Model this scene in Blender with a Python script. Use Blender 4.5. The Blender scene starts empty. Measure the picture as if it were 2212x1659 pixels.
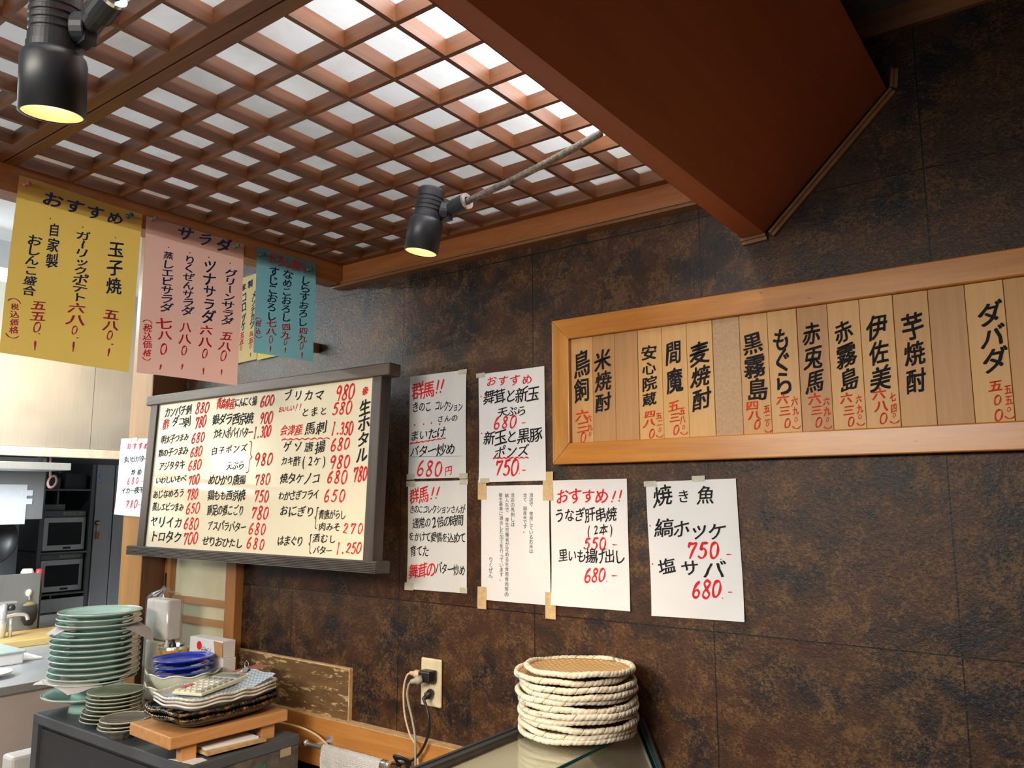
import bpy, bmesh, math, random
from mathutils import Vector, Matrix
from math import sin, cos, pi, radians as rad
random.seed(7)
scene = bpy.context.scene
COL = scene.collection

# ------------------------------------------------------------------ camera, world, lights, exposure
FPX = 1715.4
cam_d = bpy.data.cameras.new('camera'); cam = bpy.data.objects.new('camera', cam_d); COL.objects.link(cam)
cam_d.sensor_width = 36.0; cam_d.lens = FPX / 2212 * 36.0; cam_d.clip_start = 0.02; cam_d.clip_end = 60
right = Vector((0.80595994, 0.59196553, -0.00231862)); up = Vector((0.08550351, -0.11253537, 0.98996209)); fwd = Vector((-0.58576251, 0.79806804, 0.14131414))
cam.matrix_world = Matrix(((right.x, up.x, -fwd.x, 0), (right.y, up.y, -fwd.y, -1.636), (right.z, up.z, -fwd.z, 1.45), (0, 0, 0, 1)))
scene.camera = cam

world = bpy.data.worlds.new('world'); scene.world = world; world.use_nodes = True
world.node_tree.nodes['Background'].inputs[0].default_value = (0.9, 0.85, 0.8, 1)
world.node_tree.nodes['Background'].inputs[1].default_value = 0.02

def area(name, loc, target, size, power, color, spread=180):
    d = bpy.data.lights.new(name, 'AREA'); d.shape = 'RECTANGLE'; d.size, d.size_y = size; d.energy = power; d.color = color; d.spread = rad(spread)
    o = bpy.data.objects.new(name, d); COL.objects.link(o); o.location = loc
    o.rotation_euler = (Vector(target) - Vector(loc)).to_track_quat('-Z', 'Y').to_euler()
    return o
def spot(name, loc, target, power, color, size, blend=0.5, radius=0.02):
    d = bpy.data.lights.new(name, 'SPOT'); d.energy = power; d.color = color; d.spot_size = rad(size); d.spot_blend = blend; d.shadow_soft_size = radius
    o = bpy.data.objects.new(name, d); COL.objects.link(o); o.location = loc
    o.rotation_euler = (Vector(target) - Vector(loc)).to_track_quat('-Z', 'Y').to_euler()
    return o
WARM = (1.0, 0.72, 0.42); NEUT = (1.0, 0.93, 0.83); COOL = (0.82, 0.93, 1.0)
# dining room lamps behind the camera, low enough that the upper wall stays dim
area('dining_light', (-0.9, -2.9, 1.98), (-1.0, -1.6, 0.6), (1.4, 0.5), 56, NEUT, 125)
# kitchen ceiling lamps
area('kitchen_light', (-4.0, -0.9, 2.45), (-4.0, -0.6, 0), (0.5, 2.0), 42, COOL)
spot('kitchen_spot_light', (-3.25, -0.15, 2.25), (-4.0, 0.35, 1.75), 44, WARM, 95, 0.9, 0.05)

area('kitchen_side_fill', (-3.15, -1.55, 1.75), (-5.3, 0.8, 1.2), (0.7, 0.35), 42, COOL, 120)  # added fill from out of view, brightens the fridge and microwaves
spot('board_lamp_beam', (-3.82, -1.255, 1.747), (-2.0, -0.16, 1.53), 66, (1.0, 0.80, 0.52), 34, 0.9, 0.018)

vs = scene.view_settings
scene.display_settings.display_device = 'sRGB'
vs.view_transform = 'Standard'; vs.look = 'None'; vs.gamma = 1.0; vs.use_curve_mapping = False; vs.exposure = 0.0
scene.cycles.use_denoising = True
scene.cycles.max_bounces = 10; scene.cycles.transmission_bounces = 8; scene.cycles.transparent_max_bounces = 10
scene.cycles.sample_clamp_indirect = 6.0

# ------------------------------------------------------------------ helpers
ORG = {}
def link(o): COL.objects.link(o); return o
def obj(name, bm, m, parent=None, smooth=False, bevel=0.0, seg=2):
    """one mesh object from a bmesh in world coordinates"""
    if smooth:
        for f in bm.faces: f.smooth = True
    if parent is None:
        vsx = [v.co for v in bm.verts]
        org = Vector(((min(v.x for v in vsx) + max(v.x for v in vsx)) / 2, (min(v.y for v in vsx) + max(v.y for v in vsx)) / 2, min(v.z for v in vsx)))
    else: org = ORG[parent.name]
    bmesh.ops.translate(bm, verts=bm.verts, vec=-org)
    me = bpy.data.meshes.new(name); bm.to_mesh(me); bm.free()
    for k in (m if isinstance(m, (list, tuple)) else [m]): me.materials.append(k)
    o = bpy.data.objects.new(name, me); link(o)
    if parent is None: o.location = org
    else: o.parent = parent
    ORG[o.name] = org
    if bevel:
        b = o.modifiers.new('bevel', 'BEVEL'); b.width = bevel; b.segments = seg; b.limit_method = 'ANGLE'; b.angle_limit = rad(40)
    return o
def tag(o, label, cat, group=None):
    o['label'] = label; o['category'] = cat
    if group: o['group'] = group
    return o
def thing(name, label, cat, loc, group=None):
    o = bpy.data.objects.new(name, None); link(o); o.location = loc; o.empty_display_size = 0.05
    ORG[o.name] = Vector(loc); return tag(o, label, cat, group)
def struct(name, bm, m, parent=None, **k):
    o = obj(name, bm, m, parent, **k); o['kind'] = 'structure'; return o
def dup(root, delta, label, rotz=0.0, scale=1.0):
    r = root.copy(); link(r); r.location = root.location + Vector(delta); r['label'] = label
    if rotz: r.rotation_euler = (root.rotation_euler[0], root.rotation_euler[1], root.rotation_euler[2] + rotz)
    if scale != 1.0: r.scale = root.scale * scale
    for ch in list(root.children):
        c = ch.copy(); link(c); c.parent = r
        for g in ch.children:
            d = g.copy(); link(d); d.parent = c
    return r
def BM(): return bmesh.new()
def box(bm, a, b, rot=None, mi=0):
    """box between two corners; rot = (matrix, pivot)"""
    x0, y0, z0 = (min(p, q) for p, q in zip(a, b)); x1, y1, z1 = (max(p, q) for p, q in zip(a, b))
    v = [bm.verts.new(p) for p in ((x0, y0, z0), (x1, y0, z0), (x1, y1, z0), (x0, y1, z0), (x0, y0, z1), (x1, y0, z1), (x1, y1, z1), (x0, y1, z1))]
    for f in ((0, 3, 2, 1), (4, 5, 6, 7), (0, 1, 5, 4), (1, 2, 6, 5), (2, 3, 7, 6), (3, 0, 4, 7)):
        bm.faces.new([v[i] for i in f]).material_index = mi
    if rot: bmesh.ops.rotate(bm, verts=v, cent=rot[1], matrix=rot[0])
    return v
def bx(a, b): bm = BM(); box(bm, a, b); return bm
def prism(bm, pts, axis, a, b):
    """extrude a 2D outline along an axis: axis y takes (x,z) points, x takes (y,z), z takes (x,y)"""
    def P(p, t): return {'y': (p[0], t, p[1]), 'x': (t, p[0], p[1]), 'z': (p[0], p[1], t)}[axis]
    A = [bm.verts.new(P(p, a)) for p in pts]; B = [bm.verts.new(P(p, b)) for p in pts]
    n = len(pts)
    bm.faces.new(A); bm.faces.new(B[::-1])
    for i in range(n): bm.faces.new((A[i], B[i], B[(i + 1) % n], A[(i + 1) % n]))
    bmesh.ops.recalc_face_normals(bm, faces=bm.faces)
def tube(bm, pts, r, n=10, caps=True):
    pts = [Vector(p) for p in pts]; rings = []
    ref = Vector((0, 0, 1))
    for i, p in enumerate(pts):
        t = (pts[min(i + 1, len(pts) - 1)] - pts[max(i - 1, 0)]).normalized()
        if abs(t.dot(ref)) > 0.95: ref = Vector((1, 0, 0)) if abs(t.x) < 0.9 else Vector((0, 1, 0))
        u = t.cross(ref).normalized(); w = u.cross(t).normalized(); ref = w
        rr = r[i] if isinstance(r, (list, tuple)) else r
        rings.append([bm.verts.new(p + (u * cos(2 * pi * k / n) + w * sin(2 * pi * k / n)) * rr) for k in range(n)])
    for a, b in zip(rings, rings[1:]):
        for k in range(n): bm.faces.new((a[k], a[(k + 1) % n], b[(k + 1) % n], b[k]))
    if caps: bm.faces.new(rings[0][::-1]); bm.faces.new(rings[-1])
    bmesh.ops.recalc_face_normals(bm, faces=bm.faces)
def spline(pts, k=6):
    pts = [Vector(p) for p in pts]; out = []
    for i in range(len(pts) - 1):
        p0, p1, p2, p3 = pts[max(i - 1, 0)], pts[i], pts[i + 1], pts[min(i + 2, len(pts) - 1)]
        for j in range(k):
            t = j / k
            out.append(0.5 * ((2 * p1) + (p2 - p0) * t + (2 * p0 - 5 * p1 + 4 * p2 - p3) * t * t + (3 * p1 - p0 - 3 * p2 + p3) * t ** 3))
    out.append(pts[-1]); return out
def lathe(bm, prof, c=(0, 0, 0), n=48, shape=None, wave=None, frame=None, close=True):
    """revolve (r,z) points; shape(theta)->(x,y) for r=1; wave(theta,r)->dz; frame=(u,v,w) axes"""
    shape = shape or (lambda t: (cos(t), sin(t)))
    c = Vector(c); u, v, w = frame or (Vector((1, 0, 0)), Vector((0, 1, 0)), Vector((0, 0, 1)))
    rings = []
    for r, z in prof:
        if r < 1e-6: rings.append([bm.verts.new(c + w * z)]); continue
        ring = []
        for k in range(n):
            t = 2 * pi * k / n; x, y = shape(t)
            ring.append(bm.verts.new(c + u * (x * r) + v * (y * r) + w * (z + (wave(t, r) if wave else 0))))
        rings.append(ring)
    for a, b in zip(rings, rings[1:]):
        for k in range(n):
            if len(a) == 1 and len(b) == 1: continue
            if len(a) == 1: bm.faces.new((a[0], b[k], b[(k + 1) % n]))
            elif len(b) == 1: bm.faces.new((a[k], a[(k + 1) % n], b[0]))
            else: bm.faces.new((a[k], a[(k + 1) % n], b[(k + 1) % n], b[k]))
    if close:
        bmesh.ops.recalc_face_normals(bm, faces=bm.faces)
def axes(w):
    w = Vector(w).normalized(); u = w.cross(Vector((0, 1, 0.02))).normalized(); return (u, w.cross(u).normalized(), w)

# ------------------------------------------------------------------ materials
def nm(name):
    m = bpy.data.materials.new(name); m.use_nodes = True
    nt = m.node_tree; return m, nt, nt.nodes['Principled BSDF']
def nd(nt, t, **k):
    n = nt.nodes.new(t)
    for a, b in k.items():
        if a in n.inputs: n.inputs[a].default_value = b
        else: setattr(n, a, b)
    return n
def ramp(nt, fac, stops):
    r = nt.nodes.new('ShaderNodeValToRGB'); e = r.color_ramp.elements
    while len(e) < len(stops): e.new(0.5)
    for el, (p, c) in zip(e, stops): el.position = p; el.color = (*c, 1)
    nt.links.new(fac, r.inputs[0]); return r.outputs[0]
def mixc(nt, fac, a, b):
    m = nt.nodes.new('ShaderNodeMix'); m.data_type = 'RGBA'
    for s, v in ((0, fac), (6, a), (7, b)):
        if hasattr(v, 'links'): nt.links.new(v, m.inputs[s])
        else: m.inputs[s].default_value = v if s == 0 else (*v, 1)
    return m.outputs[2]
def math_(nt, op, a, b=None):
    m = nt.nodes.new('ShaderNodeMath'); m.operation = op
    for s, v in ((0, a), (1, b)):
        if v is None: continue
        if hasattr(v, 'links'): nt.links.new(v, m.inputs[s])
        else: m.inputs[s].default_value = v
    return m.outputs[0]
def coords(nt, scale=(1, 1, 1), rot=(0, 0, 0)):
    tc = nt.nodes.new('ShaderNodeTexCoord'); mp = nt.nodes.new('ShaderNodeMapping'); mp.inputs['Scale'].default_value = scale; mp.inputs['Rotation'].default_value = rot
    nt.links.new(tc.outputs['Object'], mp.inputs[0]); return mp.outputs[0]
def noise(nt, vec, scale, detail=4, rough=0.55, dist=0.0):
    n = nd(nt, 'ShaderNodeTexNoise', Scale=scale, Detail=detail, Roughness=rough, Distortion=dist); nt.links.new(vec, n.inputs['Vector']); return n.outputs['Fac']
def bump(nt, p, h, strength, dist=0.002):
    b = nd(nt, 'ShaderNodeBump', Strength=strength, Distance=dist); nt.links.new(h, b.inputs['Height']); nt.links.new(b.outputs[0], p.inputs['Normal'])
def plain(name, c, rough=0.5, metal=0.0, var=0.08, bmp=0.0, scale=30, coat=0.0, spec=0.5):
    m, nt, p = nm(name); v = coords(nt)
    f = noise(nt, v, scale)
    c2 = tuple(max(0, x * (1 - var)) for x in c); c1 = tuple(min(1, x * (1 + var)) for x in c)
    nt.links.new(ramp(nt, f, [(0.3, c2), (0.7, c1)]), p.inputs['Base Color'])
    p.inputs['Roughness'].default_value = rough; p.inputs['Metallic'].default_value = metal; p.inputs['Coat Weight'].default_value = coat; p.inputs['Specular IOR Level'].default_value = spec
    if bmp: bump(nt, p, noise(nt, v, scale * 4), bmp)
    return m
def wood(name, c1, c2, axis='x', rough=0.4, grain=14, bmp=0.08, spec=0.5, knots=False, ring=0.35):
    m, nt, p = nm(name)
    s = {'x': (0.07, 1, 1), 'y': (1, 0.07, 1), 'z': (1, 1, 0.07)}[axis]
    v = coords(nt, tuple(k * grain for k in s))
    n1 = noise(nt, v, 3.2, 3, 0.6, 0.6); n2 = noise(nt, v, 14, 5, 0.65)
    f = math_(nt, 'ADD', math_(nt, 'MULTIPLY', n1, 1 - ring), math_(nt, 'MULTIPLY', n2, ring))
    mid = tuple((a + b) / 2 for a, b in zip(c1, c2))
    col = ramp(nt, f, [(0.34, c2), (0.5, mid), (0.66, c1)])
    if knots:
        k = nd(nt, 'ShaderNodeTexVoronoi', Scale=16.0); nt.links.new(coords(nt, (0.6, 1, 1.6)), k.inputs['Vector'])
        spk = ramp(nt, k.outputs['Distance'], [(0.02, (1, 1, 1)), (0.045, (0, 0, 0))])
        col = mixc(nt, spk, col, tuple(x * 0.25 for x in c2))
    nt.links.new(col, p.inputs['Base Color']); p.inputs['Roughness'].default_value = rough; p.inputs['Specular IOR Level'].default_value = spec
    bump(nt, p, n2, bmp, 0.001)
    return m
def glaze(name, c, rough=0.08, var=0.12, scale=18, c_b=None):
    m, nt, p = nm(name); v = coords(nt)
    f = noise(nt, v, scale, 3); b = c_b or tuple(x * (1 - var) for x in c)
    nt.links.new(ramp(nt, f, [(0.35, b), (0.65, c)]), p.inputs['Base Color'])
    p.inputs['Roughness'].default_value = rough; p.inputs['Coat Weight'].default_value = 0.5; p.inputs['Coat Roughness'].default_value = 0.04
    return m
def emit(name, c, s):
    m, nt, p = nm(name); p.inputs['Base Color'].default_value = (*c, 1); p.inputs['Emission Color'].default_value = (*c, 1); p.inputs['Emission Strength'].default_value = s; return m
def brushed(name, c, rough=0.3, axis='z', var=0.2):
    m, nt, p = nm(name); s = {'x': (0.03, 1, 1), 'y': (1, 0.03, 1), 'z': (1, 1, 0.03)}[axis]
    f = noise(nt, coords(nt, tuple(k * 60 for k in s)), 3); g = noise(nt, coords(nt), 4, 3)
    c2 = tuple(x * (1 - var) for x in c)
    nt.links.new(mixc(nt, g, ramp(nt, f, [(0.3, c2), (0.7, c)]), c), p.inputs['Base Color'])
    p.inputs['Metallic'].default_value = 0.72
    rr = nd(nt, 'ShaderNodeMapRange'); nt.links.new(g, rr.inputs[0]); rr.inputs[3].default_value = rough * 0.7; rr.inputs[4].default_value = rough * 1.4; nt.links.new(rr.outputs[0], p.inputs['Roughness'])
    return m
def paper(name, c, trans=0.25, var=0.05):
    m, nt, p = nm(name); v = coords(nt); f = noise(nt, v, 9, 3)
    col = ramp(nt, f, [(0.3, tuple(x * (1 - var) for x in c)), (0.7, c)])
    nt.links.new(col, p.inputs['Base Color']); p.inputs['Roughness'].default_value = 0.75; p.inputs['Specular IOR Level'].default_value = 0.25
    bump(nt, p, noise(nt, v, 14, 2), 0.12, 0.006)
    t = nt.nodes.new('ShaderNodeBsdfTranslucent'); nt.links.new(col, t.inputs[0])
    mx = nt.nodes.new('ShaderNodeMixShader'); mx.inputs[0].default_value = trans
    nt.links.new(p.outputs[0], mx.inputs[1]); nt.links.new(t.outputs[0], mx.inputs[2]); nt.links.new(mx.outputs[0], nt.nodes['Material Output'].inputs[0])
    return m
def clearish(name, c, alpha, rough=0.1):
    """thin clear film or glass: mostly transparent, glossy at grazing angles"""
    m, nt, p = nm(name); nt.nodes.remove(p)
    t = nd(nt, 'ShaderNodeBsdfTransparent'); t.inputs[0].default_value = (*c, 1); g = nd(nt, 'ShaderNodeBsdfGlossy', Roughness=rough)
    lw = nd(nt, 'ShaderNodeLayerWeight', Blend=0.5); a = math_(nt, 'ADD', math_(nt, 'MULTIPLY', math_(nt, 'POWER', lw.outputs['Facing'], 4.0), 0.6), alpha)
    mx = nt.nodes.new('ShaderNodeMixShader'); nt.links.new(a, mx.inputs[0]); nt.links.new(t.outputs[0], mx.inputs[1]); nt.links.new(g.outputs[0], mx.inputs[2])
    nt.links.new(mx.outputs[0], nt.nodes['Material Output'].inputs[0]); return m

def wall_material():
    m, nt, p = nm('bronze_panel'); tc = nt.nodes.new('ShaderNodeTexCoord'); v = tc.outputs['Object']
    big = noise(nt, v, 6.5, 6, 0.66, 0.5); fine = noise(nt, v, 190, 4, 0.72, 0.4); mid = noise(nt, v, 16, 5, 0.65, 0.5)
    base = ramp(nt, big, [(0.38, (0.009, 0.008, 0.011)), (0.47, (0.030, 0.015, 0.010)), (0.55, (0.055, 0.0225, 0.0105)), (0.66, (0.040, 0.015, 0.011))])
    gold = ramp(nt, math_(nt, 'MULTIPLY', fine, math_(nt, 'ADD', math_(nt, 'MULTIPLY', mid, 1.6), 0.12)), [(0.45, (0, 0, 0)), (0.64, (0.62, 0.62, 0.62))])
    col = mixc(nt, gold, base, (0.18, 0.092, 0.032))
    # panel joints every 456 mm, one long joint at 1.17 m and one at 2.07 m
    sx = nt.nodes.new('ShaderNodeSeparateXYZ'); nt.links.new(tc.outputs['Object'], sx.inputs[0])
    def joint(s, off, period):
        q = math_(nt, 'PINGPONG', math_(nt, 'SUBTRACT', s, off), period / 2); return math_(nt, 'LESS_THAN', q, 0.0013)
    # object origin sits at WALL_ORG
    jx = joint(sx.outputs[0], -2.0478 - WALL_ORG[0], 0.4568); jz = joint(sx.outputs[2], 1.1704, 0.902)
    j = math_(nt, 'MAXIMUM', jx, jz)
    col = mixc(nt, j, col, (0.004, 0.003, 0.003)); nt.links.new(col, p.inputs['Base Color'])
    rr = nd(nt, 'ShaderNodeMapRange'); nt.links.new(mid, rr.inputs[0]); rr.inputs[3].default_value = 0.28; rr.inputs[4].default_value = 0.5; nt.links.new(rr.outputs[0], p.inputs['Roughness'])
    p.inputs['Specular IOR Level'].default_value = 0.3
    h = math_(nt, 'SUBTRACT', math_(nt, 'ADD', noise(nt, v, 130, 4, 0.6), math_(nt, 'MULTIPLY', fine, 0.7)), math_(nt, 'MULTIPLY', j, 2.0))
    bump(nt, p, h, 0.55, 0.0022); return m
WALL_ORG = ((-2.72 + 2.0) / 2, 0.05, 0.0)

M = {}
M['wall'] = wall_material()
M['slat'] = wood('cedar_slat', (0.23, 0.083, 0.026), (0.12, 0.042, 0.014), 'x', 0.42)
M['slat_y'] = wood('cedar_slat_long', (0.23, 0.083, 0.026), (0.12, 0.042, 0.014), 'y', 0.42)
M['fascia'] = wood('varnished_cedar', (0.46, 0.18, 0.055), (0.30, 0.10, 0.03), 'x', 0.33)
M['fascia_y'] = wood('varnished_cedar_long', (0.40, 0.16, 0.05), (0.26, 0.09, 0.03), 'y', 0.36)
M['soffit'] = wood('red_plywood', (0.46, 0.12, 0.045), (0.38, 0.09, 0.034), 'y', 0.45, 5, 0.02)
M['moulding'] = wood('moulding_wood', (0.30, 0.145, 0.055), (0.20, 0.088, 0.03), 'x', 0.4)
M['soffit_trim'] = wood('dark_crown_wood', (0.26, 0.11, 0.032), (0.18, 0.07, 0.02), 'x', 0.6)
M['frame'] = wood('honey_pine', (0.60, 0.255, 0.045), (0.44, 0.16, 0.025), 'x', 0.3, 12, 0.05, knots=True)
M['frame_z'] = wood('honey_pine_upright', (0.60, 0.29, 0.07), (0.42, 0.17, 0.035), 'z', 0.3, 16)
M['plaque'] = [wood('plaque_cedar_%d' % i, a, b, 'z', 0.5, 9, 0.03) for i, (a, b) in enumerate([((0.66, 0.38, 0.14), (0.56, 0.30, 0.10)), ((0.70, 0.41, 0.15), (0.61, 0.33, 0.11)), ((0.56, 0.30, 0.11), (0.42, 0.20, 0.065)), ((0.62, 0.34, 0.115), (0.52, 0.26, 0.08))])]
M['blank_plaque'] = plain('hardboard', (0.50, 0.32, 0.18), 0.7, var=0.12, bmp=0.1, scale=160)
M['post'] = wood('post_wood', (0.36, 0.17, 0.04), (0.28, 0.12, 0.026), 'z', 0.4, 10)
M['stile'] = wood('stile_wood', (0.42, 0.19, 0.06), (0.33, 0.13, 0.04), 'z', 0.42, 12)
M['bar'] = wood('bar_wood', (0.46, 0.24, 0.10), (0.36, 0.17, 0.07), 'x', 0.45, 12)
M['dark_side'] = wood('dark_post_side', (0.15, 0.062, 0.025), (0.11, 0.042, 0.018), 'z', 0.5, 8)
M['screen'] = plain('cream_screen', (0.60, 0.55, 0.37), 0.6, var=0.12, scale=7)
M['ledge'] = wood('ledge_board', (0.55, 0.25, 0.06), (0.38, 0.15, 0.035), 'x', 0.35, 10)
M['ledge_top'] = plain('worn_edge', (0.55, 0.36, 0.18), 0.6, var=0.25, scale=60)
M['weathered'] = wood('weathered_board', (0.115, 0.085, 0.065), (0.035, 0.028, 0.025), 'x', 0.55, 16, 0.35)
M['weathered_z'] = wood('weathered_upright', (0.055, 0.036, 0.030), (0.022, 0.016, 0.015), 'z', 0.55, 16, 0.3)
M['weathered_dark'] = wood('dark_weathered_board', (0.065, 0.052, 0.045), (0.024, 0.020, 0.019), 'x', 0.55, 16, 0.3)
M['board'] = plain('whiteboard', (0.84, 0.77, 0.58), 0.06, var=0.02, scale=3, coat=0.3)
M['white_paper'] = paper('white_paper', (0.80, 0.80, 0.82), 0.06, 0.05)
M['grey_paper'] = paper('thin_paper', (0.72, 0.73, 0.73), 0.06, 0.10)
M['yellow_paper'] = paper('yellow_paper', (0.78, 0.52, 0.12), 0.5)
M['pink_paper'] = paper('pink_paper', (0.78, 0.46, 0.38), 0.5)
M['blue_paper'] = paper('blue_paper', (0.18, 0.40, 0.45), 0.5)
M['cream_paper'] = paper('cream_paper', (0.86, 0.72, 0.36), 0.1)
M['lemon_paper'] = paper('lemon_paper', (0.88, 0.80, 0.22), 0.1)
INK = {'k': plain('black_ink', (0.018, 0.017, 0.02), 0.85), 'r': plain('red_ink', (0.62, 0.022, 0.03), 0.85, var=0.15), 'n': plain('navy_ink', (0.02, 0.035, 0.10), 0.85), 'm': plain('magenta_ink', (0.42, 0.03, 0.09), 0.85, var=0.15),
       'o': plain('vermilion_ink', (0.62, 0.055, 0.018), 0.85, var=0.2), 'b': plain('blue_ink', (0.08, 0.16, 0.28), 0.85), 'p': plain('printed_ink', (0.05, 0.05, 0.055), 0.85)}
for k_ in INK.values(): k_.node_tree.nodes['Principled BSDF'].inputs['Specular IOR Level'].default_value = 0.12
INKNAME = {'k': 'black_lettering', 'r': 'red_lettering', 'n': 'navy_lettering', 'm': 'magenta_lettering', 'o': 'vermilion_lettering', 'b': 'blue_underline', 'p': 'printed_lettering'}
M['tape'] = plain('masking_tape', (0.56, 0.40, 0.20), 0.6, var=0.15, scale=80)
M['clear_tape'] = plain('cloudy_tape', (0.52, 0.50, 0.40), 0.3, var=0.12, scale=60)
M['black_metal'] = plain('black_lamp_enamel', (0.022, 0.026, 0.032), 0.42, var=0.15)
M['chrome'] = brushed('chrome', (0.75, 0.74, 0.72), 0.18)
M['braid'] = plain('braided_conduit', (0.22, 0.19, 0.16), 0.35, 0.8, var=0.5, bmp=0.8, scale=120)
M['steel'] = brushed('stainless_steel', (0.66, 0.67, 0.67), 0.42)
M['steel_dark'] = brushed('dark_steel', (0.20, 0.21, 0.22), 0.42)
M['steel_hood'] = brushed('hood_steel', (0.60, 0.55, 0.47), 0.5)
M['grey_enamel'] = plain('grey_enamel', (0.075, 0.082, 0.09), 0.4, var=0.15, scale=8)
M['dark_panel'] = plain('dark_panel', (0.03, 0.034, 0.038), 0.45, var=0.2, scale=6)
M['black'] = plain('black_plastic', (0.014, 0.014, 0.016), 0.4)
M['black_glass'] = plain('black_glass', (0.01, 0.012, 0.014), 0.12)
M['white_wall'] = plain('white_plaster', (0.55, 0.55, 0.55), 0.8, scale=4)
M['lightbox'] = plain('lightbox_white', (0.52, 0.54, 0.54), 0.9, scale=4)
M['dining'] = plain('dining_plaster', (0.13, 0.085, 0.055), 0.85, scale=4)
M['dark_ceiling'] = plain('grey_ceiling', (0.20, 0.20, 0.19), 0.85, scale=5)
M['floor'] = plain('grey_floor_tile', (0.10, 0.09, 0.085), 0.5, scale=3)

# ------------------------------------------------------------------ setting
struct('wall_right', bx((-2.72, 0, 0), (2.0, 0.1, 2.5)), M['wall'])
struct('floor', bx((-7.2, -5.0, -0.05), (2.0, 2.6, 0)), M['floor'])
struct('ceiling', bx((-7.2, -5.0, 2.5), (2.0, 2.6, 2.55)), M['white_wall'])
struct('ceiling_dining', bx((-0.50, -5.0, 2.40), (2.0, -0.0, 2.5)), M['dark_ceiling'])
struct('wall_front', bx((-7.2, -5.1, 0), (2.0, -5.0, 2.5)), M['dining'])
struct('wall_end', bx((2.0, -5.0, 0), (2.1, 0.1, 2.5)), M['dining'])
struct('wall_left', bx((-7.3, -5.0, 0), (-7.2, 2.6, 2.5)), M['white_wall'])
struct('wall_kitchen', bx((-7.2, 2.6, 0), (-2.72, 2.7, 2.5)), M['white_wall'])
struct('wall_return', bx((-2.80, 0.0, 0), (-2.72, 2.6, 2.5)), M['white_wall'])
# crown moulding above the wall on the dining side
bm = BM(); prism(bm, [(0, 2.366), (-0.012, 2.366), (-0.02, 2.385), (-0.035, 2.4), (0, 2.4)], 'x', -0.50, 2.0); struct('trim_1', bm, M['soffit_trim'])
# sloping soffit with a narrow flat underside
bm = BM(); prism(bm, [(-0.575, 2.5), (-0.575, 2.0), (-0.527, 2.003), (-0.272, 2.246), (-0.280, 2.254), (-0.531, 2.015), (-0.563, 2.012), (-0.563, 2.5)], 'y', -3.2, -0.014)
for v_ in bm.verts:
    if v_.co.x < -0.55: v_.co.x += 0.016 * -v_.co.y
soffit = struct('ceiling_soffit', bm, M['soffit'])
# cover strips where the soffit meets the wall
def strip(name, pts, mat, y0=-0.012):
    """two-step moulding following a path of (x,z) points on the wall"""
    bm = BM()
    for (a, b) in zip(pts, pts[1:]):
        a = Vector(a); b = Vector(b); d = (b - a).normalized(); n = Vector((d.y, -d.x))
        for o0, o1, yy in ((0, 0.006, y0 - 0.006), (0.006, 0.013, y0)):
            prism(bm, [tuple(a + n * o0), tuple(b + n * o0), tuple(b + n * o1), tuple(a + n * o1)], 'y', 0.0, yy)
    return struct(name, bm, mat)
strip('trim_2', [(-0.578, 1.999), (-0.524, 2.002)], M['moulding'])
strip('trim_3', [(-0.518, 2.003), (-0.266, 2.246), (-0.262, 2.285)], M['moulding'])
# fascia along the wall, its cover strip, and the deep beam on the kitchen side
struct('trim_4', bx((-1.89, -0.03, 2.102), (-0.575, 0.0, 2.5)), M['fascia'], bevel=0.002)
strip('trim_5', [(-1.872, 2.106), (-0.578, 2.106)], M['moulding'], -0.034)
bm = bx((-1.89, -2.9, 2.10), (-1.825, -0.03, 2.5)); struct('trim_6', bm, M['fascia_y'], bevel=0.002)
struct('trim_7', bx((-1.825, -2.16, 2.10), (-0.575, -2.13, 2.5)), M['fascia'])

# ------------------------------------------------------------------ lattice light ceiling
ZL, ZP = 2.158, 2.188
def lattice(label, y0, y1, ys, seed):
    xs = [-0.7989 - 0.11471 * k for k in range(-1, 9)]
    t = thing('lattice_ceiling_panel', label, 'ceiling light panel', (-1.2, (y0 + y1) / 2, ZL), 'lattice panels over the counter')
    for a, b in ((y0, y0 + 0.025), (y1 - 0.025, y1)): obj('rail', bx((-1.823, a, ZL), (-0.577, b, ZP)), M['slat'], t, bevel=0.0015)
    for a, b in ((-1.823, -1.815), (-0.585, -0.5765)): obj('stile', bx((a, y0 + 0.025, ZL), (b, y1 - 0.025, ZP)), M['slat_y'], t)
    for x in xs: obj('slat', bx((x - 0.0045, y0 + 0.025, ZL), (x + 0.0045, y1 - 0.025, ZP)), M['slat_y'], t)
    for y in ys: obj('slat', bx((-1.815, y - 0.0045, ZL + 0.0004), (-0.585, y + 0.0045, ZP - 0.0004)), M['slat'], t)
    m = M['diffuser']
    bm = BM(); bm.faces.new([bm.verts.new(q) for q in ((-1.823, y0, ZP + 0.0006), (-0.565, y0, ZP + 0.0006), (-0.577, y1, ZP + 0.0006), (-1.823, y1, ZP + 0.0006))]); o = obj('diffuser', bm, m, t); o['label'] = 'frosted white sheet above the slats'
    return t
m, nt, p = nm('frosted_acrylic'); nt.nodes.remove(p); v = coords(nt)
dirt = ramp(nt, noise(nt, v, 7, 5, 0.6, 0.5), [(0.25, (0.70, 0.68, 0.60)), (0.6, (0.86, 0.88, 0.88))])
tr = nt.nodes.new('ShaderNodeBsdfTranslucent'); nt.links.new(dirt, tr.inputs[0]); df = nt.nodes.new('ShaderNodeBsdfDiffuse'); nt.links.new(dirt, df.inputs[0])
mx = nt.nodes.new('ShaderNodeMixShader'); mx.inputs[0].default_value = 0.18; nt.links.new(tr.outputs[0], mx.inputs[1]); nt.links.new(df.outputs[0], mx.inputs[2])
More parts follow.
